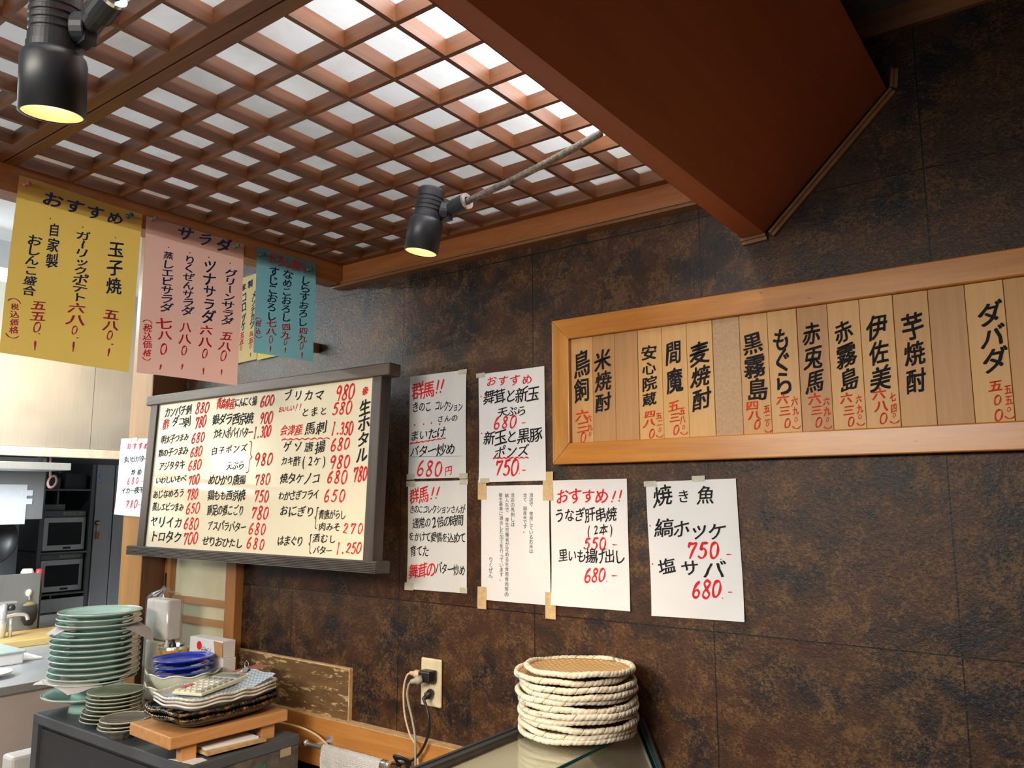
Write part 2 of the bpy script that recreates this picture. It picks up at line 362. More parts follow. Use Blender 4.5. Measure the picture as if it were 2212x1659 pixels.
tp = nt.nodes.new('ShaderNodeBsdfTransparent'); m2 = nt.nodes.new('ShaderNodeMixShader'); m2.inputs[0].default_value = 0.38; nt.links.new(mx.outputs[0], m2.inputs[1]); nt.links.new(tp.outputs[0], m2.inputs[2]); nt.links.new(m2.outputs[0], nt.nodes['Material Output'].inputs[0])
M['diffuser'] = m
lattice('wooden lattice light panel next to the brown wall, the one behind the rear spotlight', -0.98, -0.03, [-0.8433 + 0.11471 * j for j in range(0, 7)], 1)
lattice('wooden lattice light panel farther from the wall, behind the nearer spotlight', -2.10, -0.982, [-1.086 - 0.11471 * j for j in range(0, 9)], 2)
struct('trim_8', bx((-1.823, -0.9815, ZP + 0.004), (-0.577, -0.9795, 2.21)), M['slat'])
# added unseen white liners, they keep red wood bounce off the diffusers
bm = BM(); box(bm, (-1.824, -0.036, 2.2), (-0.568, -0.031, 2.499)); box(bm, (-1.824, -2.128, 2.2), (-1.820, -0.037, 2.499)); box(bm, (-1.82, -2.129, 2.2), (-0.55, -2.124, 2.499)); box(bm, (-1.82, -2.12, 2.494), (-0.56, -0.037, 2.499)); struct('added_light_liner', bm, M['lightbox'])
TUBE = emit('fluorescent_tube_glow', (0.84, 0.95, 1.0), 95.0)
TUBE_FILL = emit('added_fill_glow', (0.88, 0.97, 1.0), 1.1)  # for added fill tubes that lift the grey of the far diffusers
def fl_tube(label, a, b, r, mat):
    t = thing('fluorescent_tube', label, 'lamp', tuple((Vector(a) + Vector(b)) / 2), 'fluorescent tubes')
    bm = BM(); tube(bm, [a, b], r, 12); obj('glass_tube', bm, mat, t)
    d = (Vector(b) - Vector(a)).normalized()
    for p, s in ((a, -1), (b, 1)):
        bm = BM(); tube(bm, [Vector(p), Vector(p) + d * s * 0.012], r * 1.05, 12); obj('end_cap', bm, M['chrome'], t)
    return t
fl_tube('fluorescent tube glowing above the lattice beside the red soffit', (-0.64, -1.55, 2.26), (-0.64, -0.30, 2.26), 0.013, TUBE)
fl_tube('added dim fill tube above the middle of the lattice', (-1.12, -1.7, 2.46), (-1.12, -0.35, 2.46), 0.013, TUBE_FILL)
fl_tube('added dim fill tube above the kitchen end of the lattice', (-1.60, -1.7, 2.46), (-1.60, -0.35, 2.46), 0.013, TUBE_FILL)

# ------------------------------------------------------------------ spotlights
GLOWB = emit('halogen_glow', (1.0, 0.84, 0.50), 3.4)
M['reflector'] = plain('lamp_reflector', (0.90, 0.80, 0.58), 0.3, 0.2)
def spotlight(label, mouth, top, arm_end, power, aim):
    mouth = Vector(mouth); top = Vector(top); fr = axes(top - mouth); w = fr[2]; L = (top - mouth).length
    t = thing('spotlight', label, 'spotlight', tuple(mouth), 'black spotlights under the lattice')
    bm = BM(); lathe(bm, [(0.0285, 0.0), (0.0312, 0.0), (0.0312, 0.054), (0.0298, 0.060), (0.0262, 0.064), (0.0235, 0.064), (0.0285, 0.054)], mouth, 40, frame=fr); sh_ = obj('shade', bm, M['black_metal'], t, True)
    prof = [(0.0, L), (0.021, L), (0.0248, L - 0.004)]
    for k in range(4): z = L - 0.018 - k * 0.008; prof += [(0.0250, z), (0.0236, z - 0.001), (0.0236, z - 0.003), (0.0250, z - 0.004)]
    prof += [(0.0252, 0.071), (0.0262, 0.0705), (0.0262, 0.0625), (0.0, 0.0625)]
    bm = BM(); lathe(bm, prof, mouth, 40, frame=fr); obj('lamp_housing', bm, M['black_metal'], t)
    bm = BM(); lathe(bm, [(0.0285, 0.001), (0.0265, 0.026), (0.019, 0.048), (0.009, 0.055)], mouth, 36, frame=fr, close=False); obj('reflector', bm, M['reflector'], sh_, True)
    bm = BM(); lathe(bm, [(0, 0.010), (0.015, 0.012), (0.0225, 0.019), (0.024, 0.025), (0.017, 0.043), (0.0, 0.047)], mouth, 28, frame=fr); o = obj('bulb', bm, GLOWB, t, True)
    side = Vector((0.78, 0.55, 0.0)); side = (side - w * side.dot(w)).normalized()
    hub = mouth + w * (L - 0.038) + side * 0.028
    bm = BM(); tube(bm, [hub - side * 0.006, hub + side * 0.010], 0.017, 20); obj('pivot', bm, M['black_metal'], t, bevel=0.002)
    d = (Vector(arm_end) - hub).normalized(); j0 = hub + side * 0.004
    cup = j0 + d * 0.050
    bm = BM(); tube(bm, [j0, j0 + d * 0.022, j0 + d * 0.024, cup], [0.011, 0.012, 0.0145, 0.0145], 20); box(bm, tuple(j0 + Vector((-0.008, -0.006, -0.018))), tuple(j0 + Vector((0.012, 0.006, -0.002)))); obj('bracket', bm, M['black_metal'], t)
    bm = BM(); lathe(bm, [(0.0075, 0.0), (0.0148, 0.0), (0.0148, 0.004), (0.0075, 0.004)], cup, 24, frame=axes(d)); col_bm = bm
    bm = BM(); n = 60; pts = [cup - d * 0.004 + (Vector(arm_end) - cup) * (i / n) + Vector((0, 0, -0.004 * sin(pi * i / n))) for i in range(n + 1)]
    tube(bm, pts, [0.0056 + 0.0006 * (i % 2) for i in range(n + 1)], 12); ar = obj('arm', bm, M['braid'], t, True); obj('collar', col_bm, M['chrome'], ar)
    s = spot('spotlight_beam', mouth - w * 0.002, aim, power, WARM, 95, 0.7, 0.025)
    return t
spotlight('black spotlight on a braided arm in front of the lattice near the brown wall', (-0.955, -0.613, 1.889), (-0.937, -0.605, 2.008), (-0.576, -0.609, 2.013), 16, (-1.25, -0.35, 0.9))
spotlight('nearer black spotlight hanging by the yellow hanging sheet', (-0.839, -1.294, 1.842), (-0.826, -1.305, 1.968), (-0.576, -1.28, 2.02), 16, (-1.1, -0.7, 0.9))

# ------------------------------------------------------------------ writing
SHEETS = {
 'yellow': ('x', -0.8156, 1.9417, 0.2772, 0.39, -0.0223, [
  ('おすすめ','n',-673,1631,739,1650,343),('自家製','n',-571,965,-540,266,265,'v'),('おしんこ盛合','n',-938,622,-928,-510,268,'v'),
  ('ガーリックポテト','n',54,1014,93,-422,311,'v'),('玉子焼','n',824,900,836,12,403,'v'),('・','n',-676,1187,-676,1187,132),('・','n',25,1208,25,1208,136),
  ('・','n',782,1176,782,1176,141),('五五','m',-709,-786,-708,-1030,328,'v'),('0','m',-705,-1273,-705,-1273,207),('|','m',-717,-1598,-714,-1774,190),
  ('六八','m',69,-682,79,-950,417,'v'),('0','m',70,-1188,70,-1188,199),('|','m',81,-1470,83,-1663,198),('五八','m',847,-671,861,-930,378,'v'),
  ('0','m',858,-1157,858,-1157,206),('|','m',881,-1482,868,-1639,205),('税込価格','m',-1176,-920,-1153,-1424,185,'v'),('⌒','m',-1192,-764,-1192,-764,251),
  ('⌣','m',-1179,-1587,-1179,-1587,249),('-','n',-662,-1410,-632,-1414,64),('-','n',133,-1353,172,-1353,66),('-','n',917,-1361,961,-1357,69),]),
 'pink': ('x', -0.5247, 1.9388, 0.2764, 0.3867, 0.0008, [
  ('サラダ','n',-335,1778,766,1756,370),('蒸しエビサラダ','n',-750,1097,-726,-224,313,'v'),('りくぜんサラダ','n',-174,1125,-155,-209,307,'v'),
  ('ツナサラダ','n',391,1085,425,-254,343,'v'),('グリーンサラダ','n',1005,1030,964,-273,358,'v'),('・','n',-762,1301,-762,1301,149),
  ('・','n',-185,1315,-185,1315,153),('・','n',348,1319,348,1319,156),('・','n',968,1303,968,1303,159),('七八','r',-777,-639,-740,-926,422,'v'),
  ('0','r',-756,-1276,-756,-1276,271),('|','r',-806,-1682,-830,-1786,215),('八八','r',-191,-630,-205,-932,361,'v'),('0','r',-214,-1232,-214,-1232,240),
  ('|','r',-244,-1597,-265,-1710,220),('六八','r',382,-608,366,-918,420,'v'),('0','r',375,-1222,375,-1222,246),('|','r',356,-1615,356,-1755,226),
  ('五八','r',985,-663,957,-942,418,'v'),('0','r',927,-1200,927,-1200,251),('|','r',896,-1581,894,-1697,231),
  ('税込価格','r',-1178,-818,-1158,-1425,221,'v'),('⌒','r',-1190,-640,-1190,-640,251),('⌣','r',-1165,-1598,-1165,-1598,213),]),
 'blue': ('x', -0.2408, 1.9893, 0.2059, 0.2952, 0.0112, [
  ('おろし和え','r',-497,1303,557,1244,343),('しらすおろし','n',648,890,582,-363,349,'v'),('なめこおろし','n',45,935,12,-332,335,'v'),
  ('すじこおろし','n',-433,915,-484,-375,324,'v'),('四九','r',643,-613,613,-833,346,'v'),('0','r',589,-1059,589,-1059,192),('|','r',617,-1261,606,-1412,213),
  ('四九','r',22,-605,5,-831,331,'v'),('0','r',1,-1030,1,-1030,188),('|','r',3,-1218,-13,-1338,209),('七八','r',-476,-582,-483,-811,369,'v'),
  ('0','r',-493,-1040,-493,-1040,185),('|','r',-500,-1247,-510,-1380,205),('税込','m',-907,-653,-913,-858,200,'v'),('⌒','m',-898,-509,-898,-509,224),
  ('⌣','m',-891,-1038,-891,-1038,202),]),
 'cream': ('y', -2.4388, 2.0636, 0.3157, 0.3057, 0.0414, [
  ('製','n',1158,1206,1158,1206,290),('家','n',774,1167,774,1167,239),('メンチカツ','n',1376,770,1285,-272,229,'v'),('五五','r',1254,-587,1241,-815,290,'v'),
  ('0','r',1227,-1017,1227,-1017,154),('|','r',1235,-1273,1238,-1387,153),('コロッケ','n',819,802,791,-237,255,'v'),('五五','r',740,-553,727,-783,254,'v'),
  ('0','r',706,-1012,706,-1012,143),]),
 'lemon': ('y', -2.1613, 2.0653, 0.2293, 0.2965, 0.0422, [
  ]),
 'board': ('y', -2.0797, 1.5248, 1.0637, 0.476, -0.0103, [
  ('カンパチ刺','k',-4767,2105,-3474,2124,351),('880','r',-2971,2140,-2437,2132,340),('ダコ刺','k',-4212,1778,-3506,1722,333),
  ('780','r',-2926,1650,-2516,1697,360),('明太子つまみ','k',-4839,1165,-3471,1207,286),('680','r',-3032,1147,-2519,1173,313),
  ('数の子つまみ','k',-4919,710,-3431,763,298),('680','r',-3030,686,-2579,719,310),('アジタタキ','k',-4789,253,-3545,302,319),
  ('680','r',-3070,251,-2566,287,308),('いわしいそべ','k',-4906,-220,-3385,-160,262),('700','r',-2987,-227,-2576,-186,297),
  ('あじなめろう','k',-4981,-692,-3420,-617,292),('780','r',-2984,-679,-2572,-655,325),('蒸しエビつまみ','k',-4944,-1095,-3350,-1092,289),
  ('650','r',-2944,-1128,-2422,-1098,309),('ヤリイカ','k',-4889,-1583,-3440,-1588,388),('680','r',-2976,-1596,-2410,-1602,340),
  ('トロタク','k',-4795,-2065,-3394,-2056,393),('700','r',-2928,-2081,-2373,-2038,346),('にんにく揚','k',-819,2199,70,2193,300),
  ('600','r',473,2147,926,2160,312),('銀ダラ西京焼','k',-1887,1710,-91,1663,366),('900','r',510,1633,930,1632,330),('カキ入ポパイバター','k',-1814,1255,4,1226,320),
  ('1.300','r',241,1196,919,1230,329),('めひかり唐揚','k',-1797,-210,-192,-217,325),('780','r',534,-220,1043,-202,299),
  ('鶏もも西京焼','k',-1756,-692,-158,-680,331),('750','r',567,-695,1047,-711,336),('豚足の煮こごり','k',-1754,-1149,-125,-1140,349),
  ('780','r',506,-1187,1080,-1195,345),('アスパラバター','k',-1641,-1621,46,-1631,304),('680','r',442,-1658,1016,-1659,311),
  ('せりおひたし','k',-1814,-2099,-83,-2108,303),('680','r',402,-2068,1013,-2100,309),('ブリカマ','k',1669,2252,3081,2157,319),
  ('980','r',3897,2159,4411,2179,380),('とまと','k',2519,1707,3301,1703,265),('580','r',3802,1731,4346,1737,321),('馬刺','k',2778,1231,3266,1229,385),
  ('1.350','r',3776,1170,4481,1159,328),('ゲソ唐揚','k',1823,743,3268,683,328),('680','r',3821,722,4361,743,315),('カキ酢(2ケ)','k',1723,317,3479,286,287),
  ('980','r',3843,242,4408,251,349),('焼タケノコ','k',1785,-187,3194,-194,324),('680','r',3774,-160,4342,-164,329),('わかさぎフライ','k',1726,-686,3242,-637,283),
  ('650','r',3690,-671,4311,-666,308),('肉みそ','k',3586,-1505,4181,-1505,233),('270','r',4526,-1530,5090,-1512,261),
  ('バター','k',3406,-2141,3924,-2134,231),('1.250','r',4290,-2064,5085,-2011,277),('酢','r',-4772,1690,-4772,1690,402),
  ('青森県産','r',-1785,2224,-1060,2171,352),('白子ポンズ','k',-1798,699,-266,763,255),('天ぷら','k',-941,220,-324,231,292),('980','r',452,380,1061,388,355),
  ('}','r',78,468,78,468,883),('※','r',4943,2142,4943,2142,408),('おいしい!!','r',1377,1850,2262,1878,181),('会津産','r',1611,1222,2279,1214,337),
  ('~','r',1552,948,3636,914,77),('780','r',4782,-95,5140,-80,356),('おにぎり','k',1899,-1103,3041,-1118,319),('{','k',3312,-1277,3312,-1277,621),
  ('青唐がらし','k',3524,-1182,4386,-1163,270),('・','k',3376,-1094,3376,-1094,110),('・','k',3389,-1475,3389,-1475,109),
  ('はまぐり','k',1854,-1952,2705,-1936,278),('{','k',3138,-1991,3138,-1991,543),('酒むし','k',3371,-1819,4027,-1829,233),
  ('生ホタル','k',4982,1700,4983,419,441,'v'),]),
 'g1': ('y', -1.4546, 1.6465, 0.2076, 0.289, 0.003, [
  ('群馬','r',-719,1022,-307,1021,475),('!!','r',4,1064,169,1073,327),('きのこ','k',-807,563,-332,552,307),('コレクション','k',10,551,852,444,267),
  ('さんの','k',136,172,647,162,206),('●','r',-831,58,-831,58,76),('●','r',-494,62,-494,62,75),('●','r',-201,77,-201,77,74),('●','r',107,26,107,26,74),
  ('まいたけ','k',-826,-239,171,-198,316),('~','r',-982,-458,323,-366,46),('バター炒め','k',-818,-685,505,-668,331),('_','b',-911,-836,888,-871,18),
  ('680','r',-557,-1158,90,-1197,375),('円','r',433,-1251,433,-1251,247),]),
 'g2': ('y', -1.4517, 1.3488, 0.2126, 0.2915, 0.0065, [
  ('群馬','r',-812,1066,-468,1099,435),('!!','r',-161,1127,22,1139,293),('きのこコレクションさんが','k',-902,699,925,699,233),('通常の2倍の時間','k',-770,311,834,415,303),
  ('をかけて愛情を込めて','k',-923,-41,927,-48,275),('育てた','k',-854,-438,-389,-424,323),('舞茸の','r',-815,-976,-172,-903,421),('バター炒め','k',97,-847,911,-877,311),]),
 'o1': ('y', -1.2014, 1.6324, 0.2103, 0.2852, 0.0107, [
  ('おすすめ','r',-615,1207,515,1138,284),('舞茸と新玉','k',-702,794,705,756,382),('天ぷら','k',-267,363,345,350,259),('680','r',-460,93,78,87,311),
  ('-','r',366,37,470,34,85),('新玉と黒豚','k',-711,-284,772,-284,385),('ポンズ','k',-360,-671,381,-662,319),('~','r',-579,-812,533,-845,51),
  ('750','r',-391,-1064,114,-1073,361),('.','r',253,-1196,253,-1196,84),('-','r',347,-1157,450,-1156,84),('・','r',-971,826,-971,826,179),
  ('・','r',-961,-151,-961,-151,176),]),
 'printed': ('y', -1.1916, 1.3363, 0.2118, 0.2872, 0.0027, [
  ('当店で\u3000使用しているお米は','p',527,1193,514,-173,126,'v'),('全て\u3000国産米です。','p',339,1194,331,310,128,'v'),('当店の馬刺しは','p',-50,1197,-54,468,131,'v'),
  ('納入先で\u3000厚生労働省が定める生食用食肉等の','p',-234,1185,-235,-1251,131,'v'),('衛生基準に適合した加工を行っています。','p',-426,1199,-401,-893,133,'v'),
  ('りくぜん','p',-746,-425,-747,-820,135,'v'),]),
 'osu2': ('y', -0.9767, 1.3436, 0.2098, 0.2952, 0.0073, [
  ('おすすめ','r',-691,1095,375,1084,374),('!!','r',686,1070,861,1087,229),('うなぎ肝串焼','k',-796,644,629,668,351),('(2本)','k',15,298,619,326,238),
  ('550','r',-39,-12,389,-1,261),('.','r',497,-86,497,-86,68),('-','r',652,-21,761,-19,75),('里いも揚げ出し','k',-720,-303,818,-272,326),
  ('680','r',-34,-740,347,-711,285),('.','r',467,-818,467,-818,68),('-','r',610,-717,731,-711,75),]),
 'yaki': ('y', -0.7162, 1.3402, 0.209, 0.2914, 0.0233, [
  ('焼','k',-656,1140,-656,1140,442),('き','k',-158,1120,-158,1120,326),('魚','k',355,1131,355,1131,427),('縞ホッケ','k',-654,445,558,371,399),
  ('750','r',-33,-36,477,-29,344),('.','r',615,-176,615,-176,76),('-','r',747,-112,845,-110,69),('塩サバ','k',-640,-385,452,-428,370),
  ('680','r',32,-857,482,-821,339),('.','r',601,-970,601,-970,75),('-','r',733,-879,813,-876,68),('・','r',-986,483,-986,483,166),
  ('・','r',-981,-350,-981,-350,164),]),
 'post': ('y', -2.8145, 1.5264, 0.2025, 0.2771, -0.0401, [
  ('おすすめ','r',-410,1112,773,1113,257),('まいたけバター','k',-575,620,829,664,247),('炒め','k',32,176,470,193,232),('680','r',-238,-159,362,-122,211),
  ('-','r',644,-144,800,-135,50),('イカ一夜干','k',-507,-513,692,-444,252),('780','r',-101,-972,418,-949,259),('-','r',580,-971,760,-963,50),]),
}
PLAQUES = {
 0: [('鳥飼','k',5,646,-6,-8,471,'v'),('六三','o',-16,-605,9,-890,347,'v'),('0','o',16,-1137,16,-1137,215),('六九','o',179,-694,199,-900,166,'v'),('0','o',202,-1064,202,-1064,102)],
 1: [('米焼酎','k',-18,665,-22,-337,465,'v')],
 3: [('安心院蔵','k',-10,712,-35,-350,403,'v'),('四八','o',-35,-692,-51,-887,321,'v'),('0','o',5,-1133,5,-1133,203),('五二','o',187,-745,208,-901,158,'v'),('0','o',203,-1056,203,-1056,87),('⌣','o',188,-1214,188,-1214,163)],
 4: [('間魔','k',-13,646,-13,14,440,'v'),('五三','o',-43,-548,-26,-803,298,'v'),('0','o',-4,-1081,-4,-1081,199),('五八','o',148,-671,151,-861,152,'v'),('0','o',171,-1028,171,-1028,85),('⌣','o',180,-1180,180,-1180,160)],
 5: [('麦焼酎','k',-6,555,6,-443,455,'v')],
 7: [('黒霧島','k',-29,647,31,-332,455,'v'),('四八','o',-89,-661,-53,-867,272,'v'),('0','o',-3,-1062,-3,-1062,201),('五二','o',209,-749,214,-928,142,'v'),('0','o',208,-1061,208,-1061,89),('⌣','o',222,-1226,222,-1226,159)],
 8: [('もぐら','k',-21,665,-23,-257,341,'v'),('六三','o',-61,-573,-30,-818,269,'v'),('0','o',14,-1071,14,-1071,196),('六九','o',174,-634,185,-832,137,'v'),('0','o',185,-1006,185,-1006,87),('⌣','o',188,-1180,188,-1180,156)],
 9: [('赤兎馬','k',-24,699,-5,-267,368,'v'),('六三','o',-32,-612,-4,-846,257,'v'),('0','o',20,-1088,20,-1088,192),('六九','o',187,-680,188,-872,130,'v'),('0','o',191,-1043,191,-1043,85),('⌣','o',190,-1212,190,-1212,144)],
 10: [('赤霧島','k',-20,667,32,-290,378,'v'),('六三','o',-36,-644,-3,-886,245,'v'),('0','o',23,-1110,23,-1110,187),('六九','o',187,-682,195,-870,125,'v'),('0','o',189,-1024,189,-1024,83),('⌣','o',195,-1182,195,-1182,141)],
 11: [('伊佐美','k',-1,673,5,-320,373,'v'),('六八','o',-43,-606,-20,-843,250,'v'),('0','o',3,-1082,3,-1082,183),('七四','o',189,-694,194,-899,119,'v'),('0','o',193,-1033,193,-1033,81),('⌣','o',195,-1175,195,-1175,145)],
 12: [('芋焼酎','k',18,617,0,-415,380,'v')],
 14: [('ダバダ','k',66,677,79,-163,366,'v'),('五','o',51,-615,51,-615,243,'v'),('0','o',64,-872,64,-872,171),('0','o',60,-1138,60,-1138,189),('五五','o',233,-695,231,-884,121,'v'),('0','o',221,-1046,221,-1046,83),('⌣','o',223,-1197,223,-1197,142)],
}

DIG = {'0': [[(.55, 1), (.22, .88), (.05, .5), (.2, .08), (.52, 0), (.85, .2), (.95, .6), (.8, .92), (.5, 1)]], '1': [[(.42, .95), (.5, 1), (.46, .5), (.42, 0)]],
 '2': [[(.1, .78), (.35, 1), (.75, .95), (.8, .7), (.45, .35), (.1, .08), (.3, .12), (.95, .04)]], '3': [[(.15, .88), (.5, 1), (.85, .85), (.6, .56), (.4, .52), (.8, .42), (.85, .15), (.45, 0), (.08, .1)]],
 '5': [[(.35, .95), (.25, .55), (.6, .62), (.88, .38), (.7, .06), (.35, 0), (.08, .1)], [(.35, .95), (.9, .98)]], '6': [[(.75, 1), (.35, .75), (.08, .3), (.3, .02), (.75, .05), (.9, .3), (.65, .48), (.3, .4), (.12, .25)]],
 '7': [[(.1, .7), (.12, .95)], [(.12, .93), (.5, .9), (.95, .97), (.65, .5), (.45, 0)]], '8': [[(.85, .88), (.5, 1), (.2, .82), (.5, .52), (.88, .22), (.6, 0), (.2, .08), (.18, .3), (.55, .55), (.85, .8), (.85, .9)]],
 '9': [[(.85, .85), (.5, 1), (.12, .8), (.2, .55), (.6, .55), (.85, .85), (.8, .5), (.55, 0)]], '.': [[(.38, .02), (.5, .1)]], '-': [[(0, .5), (.5, .55), (1, .5)]], '!': [[(.75, 1), (.5, .3)], [(.42, .06), (.45, .0)]],
 '|': [[(.5, 1), (.5, .5), (.46, 0)]], '}': [[(.05, 1), (.5, .95), (.55, .6), (.95, .5), (.55, .4), (.5, .05), (.0, 0)]], '{': [[(.95, 1), (.5, .95), (.48, .6), (.08, .5), (.48, .4), (.5, .05), (.95, 0)]],
 '~': [[(i / 16, .5 + (.5 if i % 2 else -.5)) for i in range(17)]], '_': [[(0, .5), (.5, .5), (1, .5)]], '⌒': [[(0, .1), (.2, .45), (.5, .6), (.8, .45), (1, .05)]], '⌣': [[(0, .9), (.2, .55), (.5, .4), (.8, .55), (1, .95)]]}
GLYPH = {}
def level(r): return 0 if r[1] == 'p' else 2 if r[1] == 'n' or len(r) > 7 else 1
def load_glyphs():
    ch = set()
    for s in SHEETS.values():
        for r in s[6]: ch |= {(c, level(r)) for c in r[0]}
    for rr in PLAQUES.values():
        for r in rr: ch |= {(c, level(r)) for c in r[0]}
    obs = []
    for c, bold in sorted(ch):
        if (c in DIG and c not in '2') or c in '　': continue
        cu = bpy.data.curves.new('glyph', 'FONT'); cu.body = c; cu.size = 1.0; cu.resolution_u = 3; cu.offset = 0.0
        o = bpy.data.objects.new('glyph', cu); link(o); obs.append((c, bold, o))
    dg = bpy.context.evaluated_depsgraph_get(); dg.update()
    for c, bold, o in obs:
        me = bpy.data.meshes.new_from_object(o.evaluated_get(dg))
        V0 = [(v.co.x, v.co.y) for v in me.vertices]; F0 = [tuple(p.vertices) for p in me.polygons]; bpy.data.meshes.remove(me)
        V1 = []; F1 = []
        for ox, oy in ([(0, 0)], [(-.011, -.008), (.011, -.008), (.011, .009), (-.011, .009)], [(-.021, -.014), (.021, -.014), (.021, .016), (-.021, .016)])[bold]:     # a thick pen
            F1 += [tuple(q + len(V1) for q in f) for f in F0]; V1 += [(x + ox, y + oy, len(V1) // max(1, len(V0))) for x, y in V0]
        GLYPH[(c, bold)] = (V1, F1)
    for c, bold, o in obs:
        cu = o.data; bpy.data.objects.remove(o); bpy.data.curves.remove(cu)
load_glyphs()
RNG = random.Random(11)
def stroke_mesh(V, F, pts, w):
    """a pen stroke: ribbon with round ends and a slightly varying width"""
    P = spline([(x, y, 0) for x, y in pts], 5); n = len(P); base = len(V); lay_ = (base // 2) % 7
    for i, p in enumerate(P):
        t = (P[min(i + 1, n - 1)] - P[max(i - 1, 0)]).normalized(); k = Vector((-t.y, t.x, 0)); ww = w * (0.5 + 0.12 * sin(i * 0.5) - 0.13 * (i / n))
        V.append((*(p + k * ww)[:2], lay_)); V.append((*(p - k * ww)[:2], lay_))
    for i in range(n - 1): F.append((base + 2 * i, base + 2 * i + 1, base + 2 * i + 3, base + 2 * i + 2))
    for p, ww in ((P[0], w * 0.5), (P[-1], w * 0.4)):
        b = len(V)
        for k in range(8): V.append((p.x + ww * cos(k * pi / 4), p.y + ww * sin(k * pi / 4), lay_ + 0.5))
        F.append(tuple(range(b, b + 8)))
def write(runs):
    """{ink: (verts2d, faces)} in sheet coordinates"""
    out = {}
    for r in runs:
        t, ink, x0, y0, x1, y1, h = r[:7]; vert = len(r) > 7
        p0 = Vector((x0, y0)) / 1e4; p1 = Vector((x1, y1)) / 1e4; h /= 1e4
        V, F = out.setdefault(ink, ([], [])); n = len(t); printed = ink == 'p'
        if t in ('~', '_') or (t == '-' and x0 != x1):
            d = p1 - p0; L = d.length; a = math.atan2(d.y, d.x); V2 = []
            pts = DIG[t][0]; amp = h * (0.45 if t == '~' else 0.0)
            q = [(p0.x + cos(a) * L * x - sin(a) * (y - .5) * amp, p0.y + sin(a) * L * x + cos(a) * (y - .5) * amp) for x, y in pts]
            stroke_mesh(V, F, q, 0.0035 if t == '~' else max(0.0012, min(0.0035, h * 0.3))); continue
        if t == '|': stroke_mesh(V, F, [tuple(p0), tuple((p0 + p1) / 2), tuple(p1)], 0.0042); continue
        step = (p1 - p0) / (n - 1) if n > 1 else Vector((0, 0))
        adv = step.length if n > 1 else h
        lat = all(c in '0123456789.!' for c in t)
        for i, c in enumerate(t):
            if c in ' 　': continue
            ctr = p0 + step * i; j = 0.0 if printed else 1.0
            rot = j * RNG.uniform(-0.075, 0.075); sc = 1 + j * RNG.uniform(-0.09, 0.09)
            if c in DIG and (lat or c not in '2'):
                if c in '{}⌒⌣-': w_, h_ = (h * 0.22, h) if c in '{}' else (h, h * 0.55)
                else: w_, h_ = (min(adv * 0.78, h * 0.62) if n > 1 else h * 0.6), h
                if vert and c == '0': w_, h_ = h, h * 1.25
                sl = 0.16 if c in '0123456789!' and not vert else 0.0
                lw = {'{': 0.0032, '}': 0.0032, '⌒': 0.0022, '⌣': 0.0022}.get(c, max(0.0022, min(0.0056, h_ * 0.15)))
                if c in '0' and n == 1: lw = min(lw, w_ * 0.24)
                for s in DIG[c]:
                    q = []
                    for x, y in s:
                        X = (x - .5) * w_ * sc + (y - .5) * h_ * sl; Y = (y - .5) * h_ * sc
                        q.append((ctr.x + X * cos(rot) - Y * sin(rot), ctr.y + X * sin(rot) + Y * cos(rot)))
                    stroke_mesh(V, F, q, lw)
                continue
            g = GLYPH.get((c, level(r)))
            if not g: continue
            if ord(c) < 256:
                xs = [v[0] for v in g[0]]; cx = (min(xs) + max(xs)) / 2; cy = 0.35
            else: cx, cy = 0.5, 0.38
            if c in '※': cx, cy = 0.32, 0.33
            k = (1.10 if 0x3040 <= ord(c) <= 0x30ff else 0.96) if vert else 1.02
            if vert: sx, sy = h * k, (adv * 1.0 if n > 1 else h) * k
            else: sx, sy = (min(adv * 1.08, h * 1.25) if n > 1 else h) * k, h * k
            if c == '・' or c == '●': sx = sy = h * 0.9
            if ord(c) < 256: sx, sy = max(sx, h * 0.9), h * 1.25
            ph = [RNG.uniform(0, 6.28) for _ in range(4)]; b = len(V); wob = 0.026 * j
            turn = vert and c in 'ー'
            up = 0.14 * j if not turn else 0
            for x, y, ly in g[0]:
                x -= cx; y -= cy
                if turn: x, y = y + 0.02, -x
                x += wob * sin(5 * y + ph[0]) + 0.5 * wob * sin(13 * y + ph[1]); y += wob * sin(5 * x + ph[2]) + up * x
                x += 0.05 * j * y
                X = x * sx * sc; Y = y * sy * sc
                V.append((ctr.x + X * cos(rot) - Y * sin(rot), ctr.y + X * sin(rot) + Y * cos(rot), ly))
            F.extend(tuple(b + q for q in f) for f in g[1])
    return out
def lay(verts2, faces, place, nrm):
    bm = BM(); vs_ = [bm.verts.new(place(x, y) + nrm * (4e-5 * l_)) for x, y, l_ in verts2]        # wet strokes lie over one another
    for f in faces:
        try: bm.faces.new([vs_[i] for i in f])
        except ValueError: pass
    return bm
def letter(parent, runs, place, nrm=Vector((0, -1, 0))):
    for ink, (V, F) in write(runs).items():
        obj(INKNAME[ink], lay(V, F, place, nrm), INK[ink], parent)
